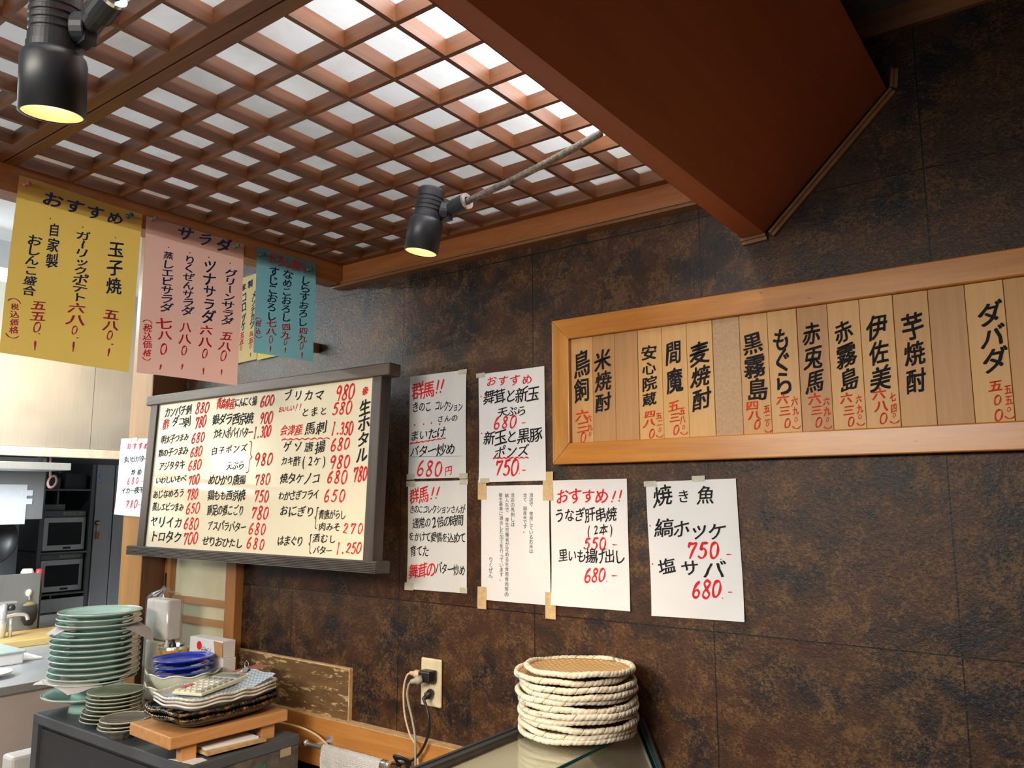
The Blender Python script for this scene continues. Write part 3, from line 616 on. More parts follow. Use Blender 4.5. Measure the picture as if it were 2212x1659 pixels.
def make_sheet(key, mat, label, group, tapes=(), curl=0.004, wavy=0.0015, name='menu_sheet', lift=0.0):
    plane, ca, cb, w, h, ang, runs = SHEETS[key]
    ph = RNG.uniform(0, 6)
    base = PLANE_AT[key] if key in PLANE_AT else (-1.8235 if plane == 'x' else -0.0015)
    U, N = (Vector((1, 0, 0)), Vector((0, -1, 0))) if plane == 'y' else (Vector((0, 1, 0)), Vector((1, 0, 0)))
    C = Vector((ca, base, cb)) if plane == 'y' else Vector((base, ca, cb))
    c_, s_ = cos(ang), sin(ang)
    def place(a, b, e=0.0):
        d = wavy * (1 + sin(9 * a / w * 0.6 + ph) * cos(5 * b / h + ph)) + curl * max(0.0, -b / h - 0.1) ** 2 * 4 * (0.6 + 0.4 * sin(5 * a / w + ph)) + 0.0006
        return C + U * (c_ * a - s_ * b) + Vector((0, 0, 1)) * (s_ * a + c_ * b) + N * (d + e)
    bm = BM(); nx, ny = 14, 20
    g = [[bm.verts.new(place((i / nx - .5) * w, (j / ny - .5) * h)) for i in range(nx + 1)] for j in range(ny + 1)]
    for j in range(ny):
        for i in range(nx): bm.faces.new((g[j][i], g[j][i + 1], g[j + 1][i + 1], g[j + 1][i]))
    o = obj(name, bm, mat, None, True); tag(o, label, 'menu sheet', group)
    letter(o, runs, lambda x, y: place(x, y, 0.0007), N)
    for (a, b, tw, th, tm) in tapes:
        bm = BM(); q = [bm.verts.new(place(a * w / 2 + x * tw / 2, b * h / 2 + y * th / 2, 0.0011)) for x, y in ((-1, -1), (1, -1), (1, 1), (-1, 1))]; bm.faces.new(q)
        obj('tape', bm, M[tm], o)
    return o
PLANE_AT = {'post': -0.1185, 'cream': -0.002, 'lemon': -0.001}
G1 = 'menu sheets taped to the brown wall'
ct = 'clear_tape'; mt = 'tape'
make_sheet('g1', M['grey_paper'], 'thin white menu sheet priced 680 yen, upper of two beside the whiteboard', G1, [(0.88, 0.97, .03, .012, ct), (-0.9, -0.96, .032, .016, ct), (0.92, -0.97, .03, .014, ct)])
make_sheet('g2', M['grey_paper'], 'thin white menu sheet without any price, below the sheet priced 680 yen', G1, [(-0.9, 0.96, .034, .016, ct), (0.9, 0.97, .03, .014, ct), (-0.9, -0.95, .034, .02, ct), (0.9, -0.95, .026, .014, ct)])
make_sheet('o1', M['white_paper'], 'white menu sheet with two items at 680 and 750, topmost beside the pine frame', G1, [(-0.93, 0.98, .03, .012, ct), (-0.8, -0.97, .03, .012, ct)])
make_sheet('printed', M['white_paper'], 'white notice with small printed vertical text and tan tape at its corners', G1, [(-0.97, 0.93, .028, .05, mt), (0.97, 0.98, .03, .07, mt), (-0.97, -0.97, .03, .055, mt), (1.0, -1.0, .03, .062, mt)], curl=0.001)
make_sheet('osu2', M['white_paper'], 'white menu sheet with items at 550 and 680, immediately next to the printed notice', G1, [], curl=0.009)
make_sheet('yaki', M['white_paper'], 'white menu sheet of large grilled fish writing, farthest from the whiteboard', G1, [(-0.9, 0.97, .03, .012, ct), (0.2, 1.02, .03, .012, ct)], curl=0.008)
make_sheet('post', M['white_paper'], 'small white menu sheet taped to the wooden post beside the whiteboard', None, [(0.0, 0.98, .03, .012, ct)], curl=0.01)
G2 = 'coloured menu sheets hanging from the beam'
make_sheet('yellow', M['yellow_paper'], 'yellow menu sheet hanging from the ceiling beam', G2, curl=0.004, wavy=0.003)
make_sheet('pink', M['pink_paper'], 'pink menu sheet hanging from the ceiling beam', G2, curl=0.004, wavy=0.003)
make_sheet('blue', M['blue_paper'], 'blue-green menu sheet hanging from the ceiling beam', G2, curl=0.004, wavy=0.003)
make_sheet('cream', M['cream_paper'], 'cream yellow menu sheet on the wall, showing behind the pink sheet', None)
make_sheet('lemon', M['lemon_paper'], 'blank lemon yellow sheet on the wall behind the blue-green sheet', None)
# push pins
def pin(label, yz, c, mat):
    t = thing('push_pin', label, 'push pin', (-1.8205, yz[0], yz[1]), 'push pins holding the hanging sheets')
    fr = axes((1, 0.15, 0.1)); bm = BM(); lathe(bm, [(0, 0), (0.0055, 0), (0.0055, 0.002), (0.003, 0.004), (0.0028, 0.010), (0.005, 0.013), (0.005, 0.016), (0, 0.017)], (-1.8205, yz[0], yz[1]), 16, frame=fr)
    obj('pin_head', bm, mat, t, True)
    bm = BM(); tube(bm, [(-1.8205, yz[0], yz[1]), (-1.826, yz[0], yz[1])], 0.0006, 6); obj('needle', bm, M['chrome'], t)
for lab, yz, c in [('pink push pin at the outer corner of the yellow sheet', (-0.937, 2.122), (0.45, 0.12, 0.25)), ('navy push pin at the inner corner of the yellow sheet', (-0.709, 2.118), (0.02, 0.05, 0.14)),
                   ('grey push pin at the outer corner of the pink sheet', (-0.649, 2.128), (0.16, 0.15, 0.15)), ('green push pin at the inner corner of the pink sheet', (-0.416, 2.119), (0.10, 0.22, 0.10)),
                   ('navy push pin on the blue-green sheet beside its red heading', (-0.334, 2.116), (0.01, 0.08, 0.16)), ('green push pin on the blue-green sheet nearest the wall', (-0.168, 2.112), (0.05, 0.15, 0.06))]:
    pin(lab, yz, c, plain('pin_' + '_'.join(lab.split()[:1]), c, 0.3))

# ------------------------------------------------------------------ whiteboard
t = thing('menu_whiteboard', 'cream menu whiteboard in a dark weathered wood frame, full of handwriting', 'whiteboard', (-2.08, -0.118, 1.77))
def pl(x, y): return Vector((SB[1] + x, -0.1508, SB[2] + y))
SB = SHEETS['board']
obj('writing_surface', bx((-2.617, -0.150, 1.283), (-1.546, -0.135, 1.776)), M['board'], t)
for a, b in ((-2.655, -2.610), (-1.552, -1.515)): obj('side_rail', bx((a, -0.157, 1.28), (b, -0.120, 1.775)), M['weathered_z'], t, bevel=0.003)
bm = bx((-2.677, -0.163, 1.769), (-1.483, -0.118, 1.803)); obj('top_rail', bm, M['weathered'], t, bevel=0.004)
bm = BM(); pr = []
for k in range(7): pr += [(-0.172, 1.258 + k * 0.0043), (-0.172, 1.2604 + k * 0.0043), (-0.169, 1.261 + k * 0.0043), (-0.169, 1.262 + k * 0.0043)]
prism(bm, [(-0.122, 1.258)] + pr + [(-0.169, 1.288), (-0.122, 1.288)], 'x', -2.692, -1.487); obj('bottom_rail', bm, M['weathered_dark'], t)
ca, sa = cos(SB[5]), sin(SB[5])
letter(t, SB[6], lambda x, y: pl(ca * x - sa * y, sa * x + ca * y))
t.rotation_euler = (-0.0416, 0, 0)

# ------------------------------------------------------------------ pine frame with plaques
PX, PWID = -1.0095, 0.0601; XR = PX + 17 * PWID
t = thing('plaque_frame', 'long honey pine frame holding wooden drink plaques on the brown wall', 'frame', (-0.5, -0.0, 1.528))
o0, o1, i0, i1 = (-1.058, 1.528), (XR + 0.05, 1.881), (PX, 1.578), (XR, 1.831)
def railq(pts, nmx, mat):
    bm = BM()
    prism(bm, pts, 'y', -0.030, -0.001); obj('rail', bm, mat, t, bevel=0.0025)
railq([(o0[0], o1[1]), (o1[0], o1[1]), (i1[0], i1[1]), (i0[0], i1[1])], 0, M['frame'])
railq([(o0[0], o0[1]), (i0[0], i0[1]), (i1[0], i0[1]), (o1[0], o0[1])], 0, M['frame'])
railq([(o0[0], o0[1]), (o0[0], o1[1]), (i0[0], i1[1]), (i0[0], i0[1])], 0, M['frame_z'])
railq([(o1[0], o0[1]), (i1[0], i0[1]), (i1[0], i1[1]), (o1[0], o1[1])], 0, M['frame_z'])
obj('backing_board', bx((PX - 0.004, -0.007, 1.574), (XR + 0.004, -0.001, 1.835)), M['frame'], t)
ORD = ['first', 'second', 'third', 'fourth', 'fifth', 'sixth', 'seventh', 'eighth', 'ninth', 'tenth', 'eleventh', 'twelfth', 'thirteenth', 'fourteenth', 'fifteenth', 'sixteenth', 'seventeenth']
for i in range(16):
    rr = PLAQUES.get(i); kind = 'blank wooden plaque' if not rr else 'wooden plaque with black and red brush writing' if len(rr) > 1 else 'wooden plaque with black brush writing only'
    if i == 6: kind = 'blank beige hardboard plaque'
    x0 = PX + i * PWID
    dz = 0.0004 * (i % 3)
    o = obj('wooden_plaque', bx((x0 + 0.0004, -0.018 - dz, 1.5785), (x0 + PWID - 0.0004, -0.0075, 1.8305)), M['blank_plaque'] if i == 6 else M['plaque'][[0, 2, 2, 1, 1, 1, 0, 3, 0, 2, 1, 1, 3, 2, 1, 3][i]], None, bevel=0.0008)
    tag(o, '%s, %s from the whiteboard end of the frame' % (kind, ORD[i]), 'menu plaque', 'drink plaques in the pine frame')
    if rr:
        xc = PX + PWID * (i + .5)
        letter(o, rr, lambda x, y: Vector((xc + x, -0.0189 - dz, 1.704 + y)))

# ------------------------------------------------------------------ corner of the wall: post, sliding screen, ledge
post = struct('trim_9', bx((-2.864, -0.118, 0), (-2.722, -0.0, 2.5)), M['post'], bevel=0.003)
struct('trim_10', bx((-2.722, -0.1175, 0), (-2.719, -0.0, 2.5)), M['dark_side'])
sc_ = struct('door_1', bx((-2.719, -0.010, 0.80), (-2.357, -0.0, 1.60)), M['screen'])
for a, b in ((-2.719, -2.682), (-2.352, -2.297)):
    o = obj('stile', bx((a, -0.032, 0.80), (b, -0.010 if a < -2.5 else -0.0, 1.60)), M['stile'], sc_, bevel=0.002)
for a, b in ((1.088, 1.111), (1.024, 1.046)): obj('bar', bx((-2.682, -0.018, a), (-2.352, -0.010, b)), M['bar'], sc_)
obj('finger_slot', bx((-2.712, -0.0335, 1.134), (-2.702, -0.0318, 1.186)), M['black'], sc_)
lb = struct('trim_11', bx((-2.29, -0.030, 0.690), (-1.06, 0.0, 0.8235)), M['ledge'], bevel=0.002)
obj('worn_top_edge', bx((-2.29, -0.0305, 0.8232), (-1.06, 0.0, 0.8255)), M['ledge_top'], lb)
m, nt, p = nm('chipped_plywood'); v = coords(nt)
grain = noise(nt, coords(nt, (1.2, 8, 8)), 9, 4, 0.6); chips = noise(nt, coords(nt, (9, 30, 38)), 2.4, 5, 0.7)
colr = mixc(nt, ramp(nt, chips, [(0.555, (0, 0, 0)), (0.60, (1, 1, 1))]), ramp(nt, grain, [(0.35, (0.11, 0.058, 0.022)), (0.65, (0.17, 0.095, 0.038))]), (0.50, 0.36, 0.17))
nt.links.new(colr, p.inputs['Base Color']); p.inputs['Roughness'].default_value = 0.5; bump(nt, p, grain, 0.2)
pw = thing('plywood_board', 'brown chipped plywood board standing on the ledge against the wall', 'board', (-2.0, -0.006, 0.8257))
obj('panel', bx((-2.294, -0.013, 0.8257), (-1.770, -0.001, 0.964)), m, pw)
bm = BM(); box(bm, (-2.294, -0.0133, 0.964), (-1.7665, -0.001, 0.968)); box(bm, (-1.770, -0.0133, 0.8257), (-1.7665, -0.001, 0.964)); obj('raw_edge', bm, M['ledge_top'], pw)

# small wooden peg behind the blue-green sheet
tag(obj('wooden_peg', bx((-1.972, -0.03, 1.905), (-1.958, 0.0, 1.935)), M['bar'], None, bevel=0.002), 'small wooden peg on the wall by the edge of the blue-green sheet', 'peg')

# ------------------------------------------------------------------ outlet, plugs, cords, towel rail
cream = plain('aged_cream_plastic', (0.66, 0.57, 0.38), 0.4, var=0.12, scale=40)
beige = plain('beige_plastic', (0.62, 0.46, 0.30), 0.45); greyc = plain('grey_cable', (0.38, 0.34, 0.28), 0.5)
t = thing('wall_outlet', 'aged cream wall outlet plate with three plugs in it', 'outlet', (-1.4625, -0.001, 0.908))
obj('plate', bx((-1.498, -0.008, 0.908), (-1.427, -0.001, 1.029)), cream, t, bevel=0.004)
so = obj('socket', bx((-1.474, -0.0095, 0.935), (-1.450, -0.0075, 1.002)), cream, t, bevel=0.001)
bm = BM()
for z in (0.945, 0.968, 0.992): box(bm, (-1.467, -0.0100, z - 0.004), (-1.4655, -0.0094, z + 0.004)); box(bm, (-1.458, -0.0100, z - 0.004), (-1.4565, -0.0094, z + 0.004))
obj('slot', bm, M['black'], so)
t = thing('plug_adapter', 'black cube adapter in the upper socket of the outlet', 'adapter', (-1.46, -0.01, 0.975))
obj('body', bx((-1.478, -0.042, 0.974), (-1.438, -0.0102, 1.003)), M['black'], t, bevel=0.004)
def plug(label, base, d, body, cable, mat, cmat, r=0.0028):
    d = Vector(d).normalized(); b = Vector(base)
    t = thing('power_plug', label, 'plug', tuple(b), 'plugs at the wall outlet')
    bm = BM(); tube(bm, [b, b + d * body * 0.5, b + d * body * 0.55, b + d * body * 0.8, b + d * body], [0.0105, 0.0105, 0.0075, 0.006, 0.0045], 14); obj('plug_body', bm, mat, t, True)
    bm = BM(); tube(bm, spline([b + d * body * 0.95] + cable, 6), r, 8); obj('cord', bm, cmat, t, True)
plug('beige plug in the side of the black adapter with a beige cord', (-1.4785, -0.028, 0.990), (-1, -0.12, 0.02), 0.036, [(-1.521, -0.036, 0.984), (-1.527, -0.040, 0.96), (-1.524, -0.045, 0.925), (-1.514, -0.048, 0.882), (-1.495, -0.049, 0.842), (-1.470, -0.05, 0.812), (-1.464, -0.05, 0.75), (-1.464, -0.05, 0.66)], beige, beige, 0.0026)
plug('grey plug in the front of the black adapter with a grey cord', (-1.462, -0.0425, 0.983), (-0.6, -0.75, -0.15), 0.030, [(-1.490, -0.062, 0.968), (-1.497, -0.060, 0.945), (-1.494, -0.056, 0.916), (-1.483, -0.054, 0.881), (-1.470, -0.056, 0.834), (-1.468, -0.056, 0.75), (-1.468, -0.056, 0.66)], greyc, greyc, 0.003)
plug('black plug in the lower socket of the outlet with a black cord', (-1.458, -0.0105, 0.945), (0.05, -1, -0.35), 0.034, [(-1.452, -0.042, 0.928), (-1.443, -0.045, 0.918), (-1.429, -0.05, 0.89), (-1.433, -0.05, 0.848), (-1.459, -0.053, 0.802), (-1.498, -0.056, 0.775), (-1.545, -0.06, 0.766), (-1.60, -0.052, 0.75), (-1.62, -0.05, 0.66)], M['black'], M['black'], 0.0036)
bm = BM(); tube(bm, spline([(-2.06, -0.085, 0.803), (-2.029, -0.10, 0.805), (-1.982, -0.09, 0.806), (-1.909, -0.07, 0.800), (-1.86, -0.055, 0.786), (-1.82, -0.052, 0.770), (-1.76, -0.05, 0.738), (-1.66, -0.05, 0.70), (-1.58, -0.05, 0.69)], 6), 0.003, 8)
tag(obj('appliance_cable', bm, beige, None, True), 'beige flat cord running from the steel table along the ledge board', 'cord')
t = thing('towel_rail', 'chrome towel rail fixed to the ledge board', 'towel rail', (-1.70, -0.08, 0.765))
bm = BM(); tube(bm, [(-1.866, -0.08, 0.766), (-1.545, -0.08, 0.768)], 0.0055, 14); obj('rod', bm, M['chrome'], t, True)
for x in (-1.866, -1.541):
    bm = BM(); tube(bm, [(x - 0.006, -0.08, 0.767), (x + 0.006, -0.08, 0.767)], 0.0085, 14); obj('end_cap', bm, M['chrome'], t, True)
for x in (-1.822, -1.552):
    bm = BM(); tube(bm, [(x, -0.08, 0.767), (x, -0.0305, 0.767)], 0.005, 10); tube(bm, [(x, -0.034, 0.767), (x, -0.0302, 0.767)], 0.014, 16); obj('bracket', bm, M['chrome'], t)
bm = BM()
for k in range(4): tube(bm, spline([(-1.528 + 0.004 * k, -0.06, 0.765), (-1.515, -0.075 - 0.004 * k, 0.785 + 0.004 * k), (-1.500 + 0.006 * k, -0.062, 0.782), (-1.506, -0.05, 0.755), (-1.53, -0.058, 0.75 + 0.003 * k)], 5), 0.003, 7)
tag(obj('cable_tie_bundle', bm, M['black'], None, True), 'bundle of black cable loops at the end of the towel rail', 'cable')
m, nt, p = nm('terry_cloth'); v = coords(nt); p.inputs['Base Color'].default_value = (0.93, 0.92, 0.90, 1); p.inputs['Roughness'].default_value = 0.95
vo = nd(nt, 'ShaderNodeTexVoronoi', Scale=260.0); nt.links.new(v, vo.inputs['Vector']); bump(nt, p, vo.outputs['Distance'], 0.9, 0.003); M['terry'] = m
bm = BM(); prof = [(-0.068, 0.56)] + [(-0.069, 0.58 + 0.02 * k) for k in range(9)] + [(-0.070, 0.768), (-0.074, 0.776), (-0.080, 0.7785), (-0.086, 0.776), (-0.0905, 0.768)] + [(-0.0915, 0.74 - 0.02 * k) for k in range(10)]
nx = 26; G = []
for i in range(nx + 1):
    x = -1.789 + 0.226 * i / nx
    G.append([bm.verts.new((x + 0.002 * sin(z * 90), y + (-0.002 if y < -0.08 else 0.002) * (1 + sin(i * 0.9 + z * 30)) * (1 if z < 0.76 else 0.2), z)) for y, z in prof])
for a, b in zip(G, G[1:]):
    for j in range(len(prof) - 1): bm.faces.new((a[j], b[j], b[j + 1], a[j + 1]))
ret = bmesh.ops.solidify(bm, geom=bm.faces[:], thickness=0.004)
tag(obj('towel', bm, M['terry'], None, True), 'white terry towel hanging over the chrome rail', 'towel')

# ------------------------------------------------------------------ steel table
t = thing('steel_table', 'dark grey steel cabinet table carrying the stacks of plates', 'table', (-2.27, -0.28, 0))
obj('table_top', bx((-2.690, -0.450, 0.772), (-1.853, -0.113, 0.800)), M['grey_enamel'], t, bevel=0.003)
obj('cabinet_body', bx((-2.684, -0.436, 0.03), (-1.860, -0.118, 0.772)), M['dark_panel'], t)
m, nt, p = nm('mottled_side'); f = noise(nt, coords(nt), 22, 5, 0.7)
nt.links.new(ramp(nt, f, [(0.35, (0.055, 0.045, 0.038)), (0.65, (0.15, 0.125, 0.10))]), p.inputs['Base Color']); p.inputs['Roughness'].default_value = 0.45
obj('side_panel', bx((-1.860, -0.445, 0.03), (-1.855, -0.115, 0.772)), m, t)
for a, b in ((-2.690, -2.655), (-1.893, -1.856)): obj('leg', bx((a, -0.449, 0.0), (b, -0.414, 0.772)), M['grey_enamel'], t)
obj('door', bx((-2.650, -0.443, 0.05), (-1.897, -0.436, 0.760)), M['dark_panel'], t, bevel=0.002)
obj('sticker', bx((-1.8553, -0.175, 0.752), (-1.8538, -0.140, 0.785)), plain('old_label', (0.42, 0.36, 0.22), 0.6), t)
obj('side_sticker', bx((-1.8552, -0.270, 0.712), (-1.8530, -0.222, 0.748)), plain('teal_label', (0.02, 0.14, 0.12), 0.4), t)

# ------------------------------------------------------------------ plates
CEL = glaze('celadon_glaze', (0.42, 0.68, 0.61), 0.07, 0.15, 10); CELR = glaze('celadon_rim', (0.62, 0.70, 0.60), 0.1, 0.1)
def plate_prof(R, h, foot, t=0.004):
    return [(0, 0.005), (foot * 0.9, 0.005), (foot * 0.93, 0.0), (foot, 0.0), (foot * 1.04, 0.005), (R * 0.80, h * 0.52), (R * 0.985, h - t * 0.8), (R, h), (R * 0.985, h + 0.0005), (R * 0.80, h * 0.62 + t * 0.6), (foot * 1.25, 0.005 + t), (0, 0.0045 + t)]
def plate(name, label, cat, c, R, h, foot, mat, rim, group, shape=None, wave=None, t=0.004, rimw=0.0022):
    T = thing(name, label, cat, c, group)
    bm = BM(); lathe(bm, plate_prof(R, h, foot, t), c, 56, shape, wave); obj('dish', bm, mat, T, True)
    bm = BM(); sh = shape or (lambda q: (cos(q), sin(q)))
    pts = [Vector(c) + Vector((sh(2 * pi * k / 72)[0] * R * 0.993, sh(2 * pi * k / 72)[1] * R * 0.993, h - 0.0003 + (wave(2 * pi * k / 72, R) if wave else 0))) for k in range(73)]
    tube(bm, pts, rimw, 8, False); obj('rim', bm, rim, T, True)
    return T
def nth(i, n, stack):
    o = ORD[i]
    return 'topmost plate of ' + stack if i == 0 else ('bottom plate of ' + stack if i == n - 1 else '%s plate from the top of %s' % (o, stack))
# tall celadon stack: two footed dishes under twelve plates
cx, cy = -2.592, -0.338
def pedestal(label, z, dx, R):
    c = (cx + dx, cy, z); T = thing('pedestal_dish', label, 'dish', c, 'celadon pedestal dishes')
    bm = BM(); lathe(bm, [(0, 0.006), (0.045, 0.006), (0.049, 0.0), (0.053, 0.0), (0.050, 0.010), (0.046, 0.036), (0.060, 0.040), (R * 0.8, 0.044), (R, 0.054), (R * 0.99, 0.056), (R * 0.8, 0.049), (0.05, 0.045), (0, 0.045)], c, 56); obj('dish', bm, CEL, T, True)
    bm = BM(); tube(bm, [Vector(c) + Vector((cos(2 * pi * k / 72) * R, sin(2 * pi * k / 72) * R, 0.055)) for k in range(73)], 0.0022, 8, False); obj('rim', bm, CELR, T, True)
pedestal('footed celadon dish standing on the steel table under the tall stack', 0.8005, 0.0, 0.127)
pedestal('footed celadon dish stacked on another one, under the tall stack of plates', 0.8462, 0.012, 0.129)
NP = 12; proto = None
for i in range(NP):
    k = NP - 1 - i                                              # i counts from the top
    z = 0.8925 + k * 0.0172
    dx = [0.045, 0.043, 0.040, 0.043, 0.036, 0.037, 0.036, 0.034, 0.033, 0.031, 0.029, 0.020][i]; s = [0.960, .960, .975, .975, 1.03, 1.03, 1.02, 1.02, 1.03, 1.02, 1.03, 1.04][i]
    lab = nth(i, NP, 'the tall celadon stack')
    if proto is None:
        proto = plate('celadon_plate', lab, 'plate', (cx + dx, cy, z), 0.1235, 0.023, 0.068, CEL, CELR, 'celadon plates in the tall stack'); proto.scale = (s,) * 3; p0 = Vector((cx + dx, cy, z)); s0 = s
    else:
        d = dup(proto, Vector((cx + dx, cy + random.uniform(-.004, .004), z)) - p0, lab, random.uniform(0, 6)); d.scale = (s, s, 1.0)
# paper sheets slipped between celadon plates
def slip(label, c, corners, drop, name='napkin'):
    bm = BM(); n = 10; P = []
    a, b, c2, d = [Vector(q) for q in corners]
    G = []
    for i in range(n + 1):
        row = []
        for j in range(n + 1):
            u, w = i / n, j / n; q = a * (1 - u) * (1 - w) + b * u * (1 - w) + c2 * u * w + d * (1 - u) * w
            r = (Vector((q.x, q.y)) - Vector((c[0], c[1]))).length; ex = max(0.0, r - c[3])
            row.append(bm.verts.new((q.x, q.y, c[2] - ex * drop + 0.002 * sin(9 * u + 5 * w))))
        G.append(row)
    for i in range(n):
        for j in range(n): bm.faces.new((G[i][j], G[i + 1][j], G[i + 1][j + 1], G[i][j + 1]))
    return tag(obj(name, bm, M['napkin'], None, True), label, 'napkin', 'paper napkins between plates')
M['napkin'] = paper('pinkish_tissue', (0.80, 0.70, 0.68), 0.2)
zz = 0.8925 + 9 * 0.0172
slip('paper napkin sticking out near the top of the tall celadon stack', (cx + .04, cy, zz + 0.0135, 0.118), [(-2.62, -0.47, 0), (-2.54, -0.475, 0), (-2.385, -0.25, 0), (-2.50, -0.20, 0)], 0.75)
slip('paper napkin hanging over the upper footed dish of the celadon stack', (cx, cy, 0.9045, 0.118), [(-2.735, -0.40, 0), (-2.66, -0.472, 0), (-2.475, -0.455, 0), (-2.45, -0.36, 0)], 0.5)
# small green plates
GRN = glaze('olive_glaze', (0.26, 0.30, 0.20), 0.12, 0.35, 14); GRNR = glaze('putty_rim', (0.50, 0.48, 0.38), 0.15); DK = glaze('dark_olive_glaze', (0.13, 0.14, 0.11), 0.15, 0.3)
sx, sy = -2.371, -0.366; NG = 8; pg = None
for i in range(NG):
    k = NG - 1 - i; z = 0.8005 + (k * 0.0116 if k < 3 else 0.036 + (k - 3) * 0.0105)
    lab = nth(i, NG, 'the olive green stack')
    low = k < 3
    if i == 0: pg = plate('olive_plate', lab, 'plate', (sx, sy, z), 0.0765, 0.0165, 0.040, GRN, GRNR, 'small olive plates in a stack', rimw=0.0016); q0 = Vector((sx, sy, z))
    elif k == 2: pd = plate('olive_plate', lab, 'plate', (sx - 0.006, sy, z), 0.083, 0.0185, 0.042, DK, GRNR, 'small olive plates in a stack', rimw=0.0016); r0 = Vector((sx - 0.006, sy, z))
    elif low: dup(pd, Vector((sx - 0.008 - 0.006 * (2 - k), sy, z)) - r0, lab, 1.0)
    else: dup(pg, Vector((sx + random.uniform(-.003, .003), sy + random.uniform(-.003, .003), z)) - q0, lab, random.uniform(0, 6))
# grey-brown plates on a fluted bowl
GRY = glaze('taupe_glaze', (0.17, 0.145, 0.125), 0.1, 0.2)
gx, gy = -2.219, -0.420
c = (gx - 0.006, gy, 0.8005); T = thing('fluted_bowl', 'small grey fluted bowl under the taupe plates', 'bowl', c)
bm = BM(); lathe(bm, [(0, 0.005), (0.024, 0.005), (0.026, 0.0), (0.030, 0.0), (0.033, 0.008), (0.050, 0.020), (0.0625, 0.030), (0.0615, 0.031), (0.048, 0.022), (0.02, 0.009), (0, 0.009)], c, 80, lambda q: (cos(q) * (1 + 0.025 * cos(14 * q)), sin(q) * (1 + 0.025 * cos(14 * q)))); obj('dish', bm, GRY, T, True)
bm = BM(); tube(bm, [Vector(c) + Vector((cos(2 * pi * k / 70) * 0.0625, sin(2 * pi * k / 70) * 0.0625, 0.0303)) for k in range(71)], 0.0016, 6, False); obj('rim', bm, GRNR, T, True)
a = plate('taupe_plate', 'taupe plate in the middle, resting on the fluted bowl', 'plate', (gx, gy, 0.8265), 0.064, 0.015, 0.036, GRY, GRNR, 'taupe plates', rimw=0.0016)
dup(a, (0.002, 0.002, 0.0115), 'glossy taupe plate on top of another taupe plate, beside the cedar stand')
# pale lobed dishes with cobalt ovals on top
PAL = glaze('pale_green_glaze', (0.56, 0.60, 0.46), 0.1, 0.08); PALR = glaze('ivory_rim', (0.72, 0.70, 0.58), 0.12)
lob = lambda q: (cos(q) * (1 + 0.03 * cos(8 * q)) * 1.0, sin(q) * (1 + 0.03 * cos(8 * q)) * 0.92)
wx, wy = -2.222, -0.247
def lobed(label, z):
    c = (wx, wy, z); T = thing('lobed_dish', label, 'dish', c, 'pale lobed dishes')
    bm = BM(); lathe(bm, [(0, 0.006), (0.058, 0.006), (0.060, 0.0), (0.065, 0.0), (0.070, 0.010), (0.088, 0.030), (0.107, 0.062), (0.1055, 0.0635), (0.085, 0.034), (0.06, 0.012), (0, 0.011)], c, 96, lob, lambda q, r: 0.004 * cos(8 * q) * (r / 0.107) ** 4); obj('dish', bm, PAL, T, True)
    bm = BM(); tube(bm, [Vector(c) + Vector((lob(2 * pi * k / 96)[0] * 0.107, lob(2 * pi * k / 96)[1] * 0.107, 0.0625 + 0.004 * cos(16 * pi * k / 96))) for k in range(97)], 0.0024, 7, False); obj('rim', bm, PALR, T, True)
lobed('pale green lobed dish nested under another lobed dish', 0.8515)
lobed('pale green lobed dish directly under the cobalt blue plates', 0.8405 + 0.046)
bm = BM(); tube(bm, [(wx, wy, 0.8005), (wx, wy, 0.8512)], 0.056, 40); tag(obj('small_pot', bm, PAL, None, True), 'pale green pot under the two lobed dishes', 'pot')
COB = glaze('cobalt_glaze', (0.020, 0.045, 0.44), 0.06, 0.15); COBR = glaze('cobalt_rim', (0.06, 0.11, 0.58), 0.1)
ov = lambda q: (cos(q) * 0.86, sin(q) * 1.05)
b0 = None
for i in range(3):
    lab = ['cobalt blue oval plate on top of the blue ones', 'cobalt blue oval plate in the middle of the three', 'cobalt blue oval plate lowest of the three, in the lobed dish'][i]
    z = 0.898 + 0.032 + (2 - i) * 0.0185
    if b0 is None: b0 = plate('cobalt_plate', lab, 'plate', (wx - 0.004, wy - 0.002, z), 0.083, 0.019, 0.047, COB, COBR, 'cobalt plates', ov); b0.rotation_euler = (0, 0, -0.25)
    else: dup(b0, (0.004 * i, 0.002, -0.0185 * i), lab, 0.08 * i)

# ------------------------------------------------------------------ cedar stand and rectangular platters
RZ = Matrix.Rotation(rad(3.0), 3, 'Z'); PV = Vector((-1.985, -0.30, 0.8))
def rot_thing(o, a=3.0): o.rotation_euler = (0, 0, rad(a))
STW = wood('stand_cedar', (0.62, 0.32, 0.12), (0.46, 0.20, 0.065), 'y', 0.4, 10)
T = thing('wooden_stand', 'low cedar stand with two cross feet on the steel table', 'stand', tuple(PV))
obj('board', bx((-2.092, -0.475, 0.838), (-1.880, -0.135, 0.868)), STW, T, bevel=0.003)
for y in (-0.418, -0.190):
    for x in (-2.060, -1.903): obj('foot', bx((x - 0.013, y - 0.020 + (0.06 if x < -2 and y < -.3 else 0), 0.8004), (x + 0.013, y + 0.020 + (0.06 if x < -2 and y < -.3 else 0), 0.838)), STW, T, bevel=0.001)
rot_thing(T, -3.2)
def rectshape(a, b, n=4.5, ripple=0.0, k=9, ph=0.0):
    def f(q):
        c, s = cos(q), sin(q); r = (abs(c / a) ** n + abs(s / b) ** n) ** (-1 / n)
        r *= 1 + ripple * sin(k * q + ph); return (c * r, s * r)
    return f
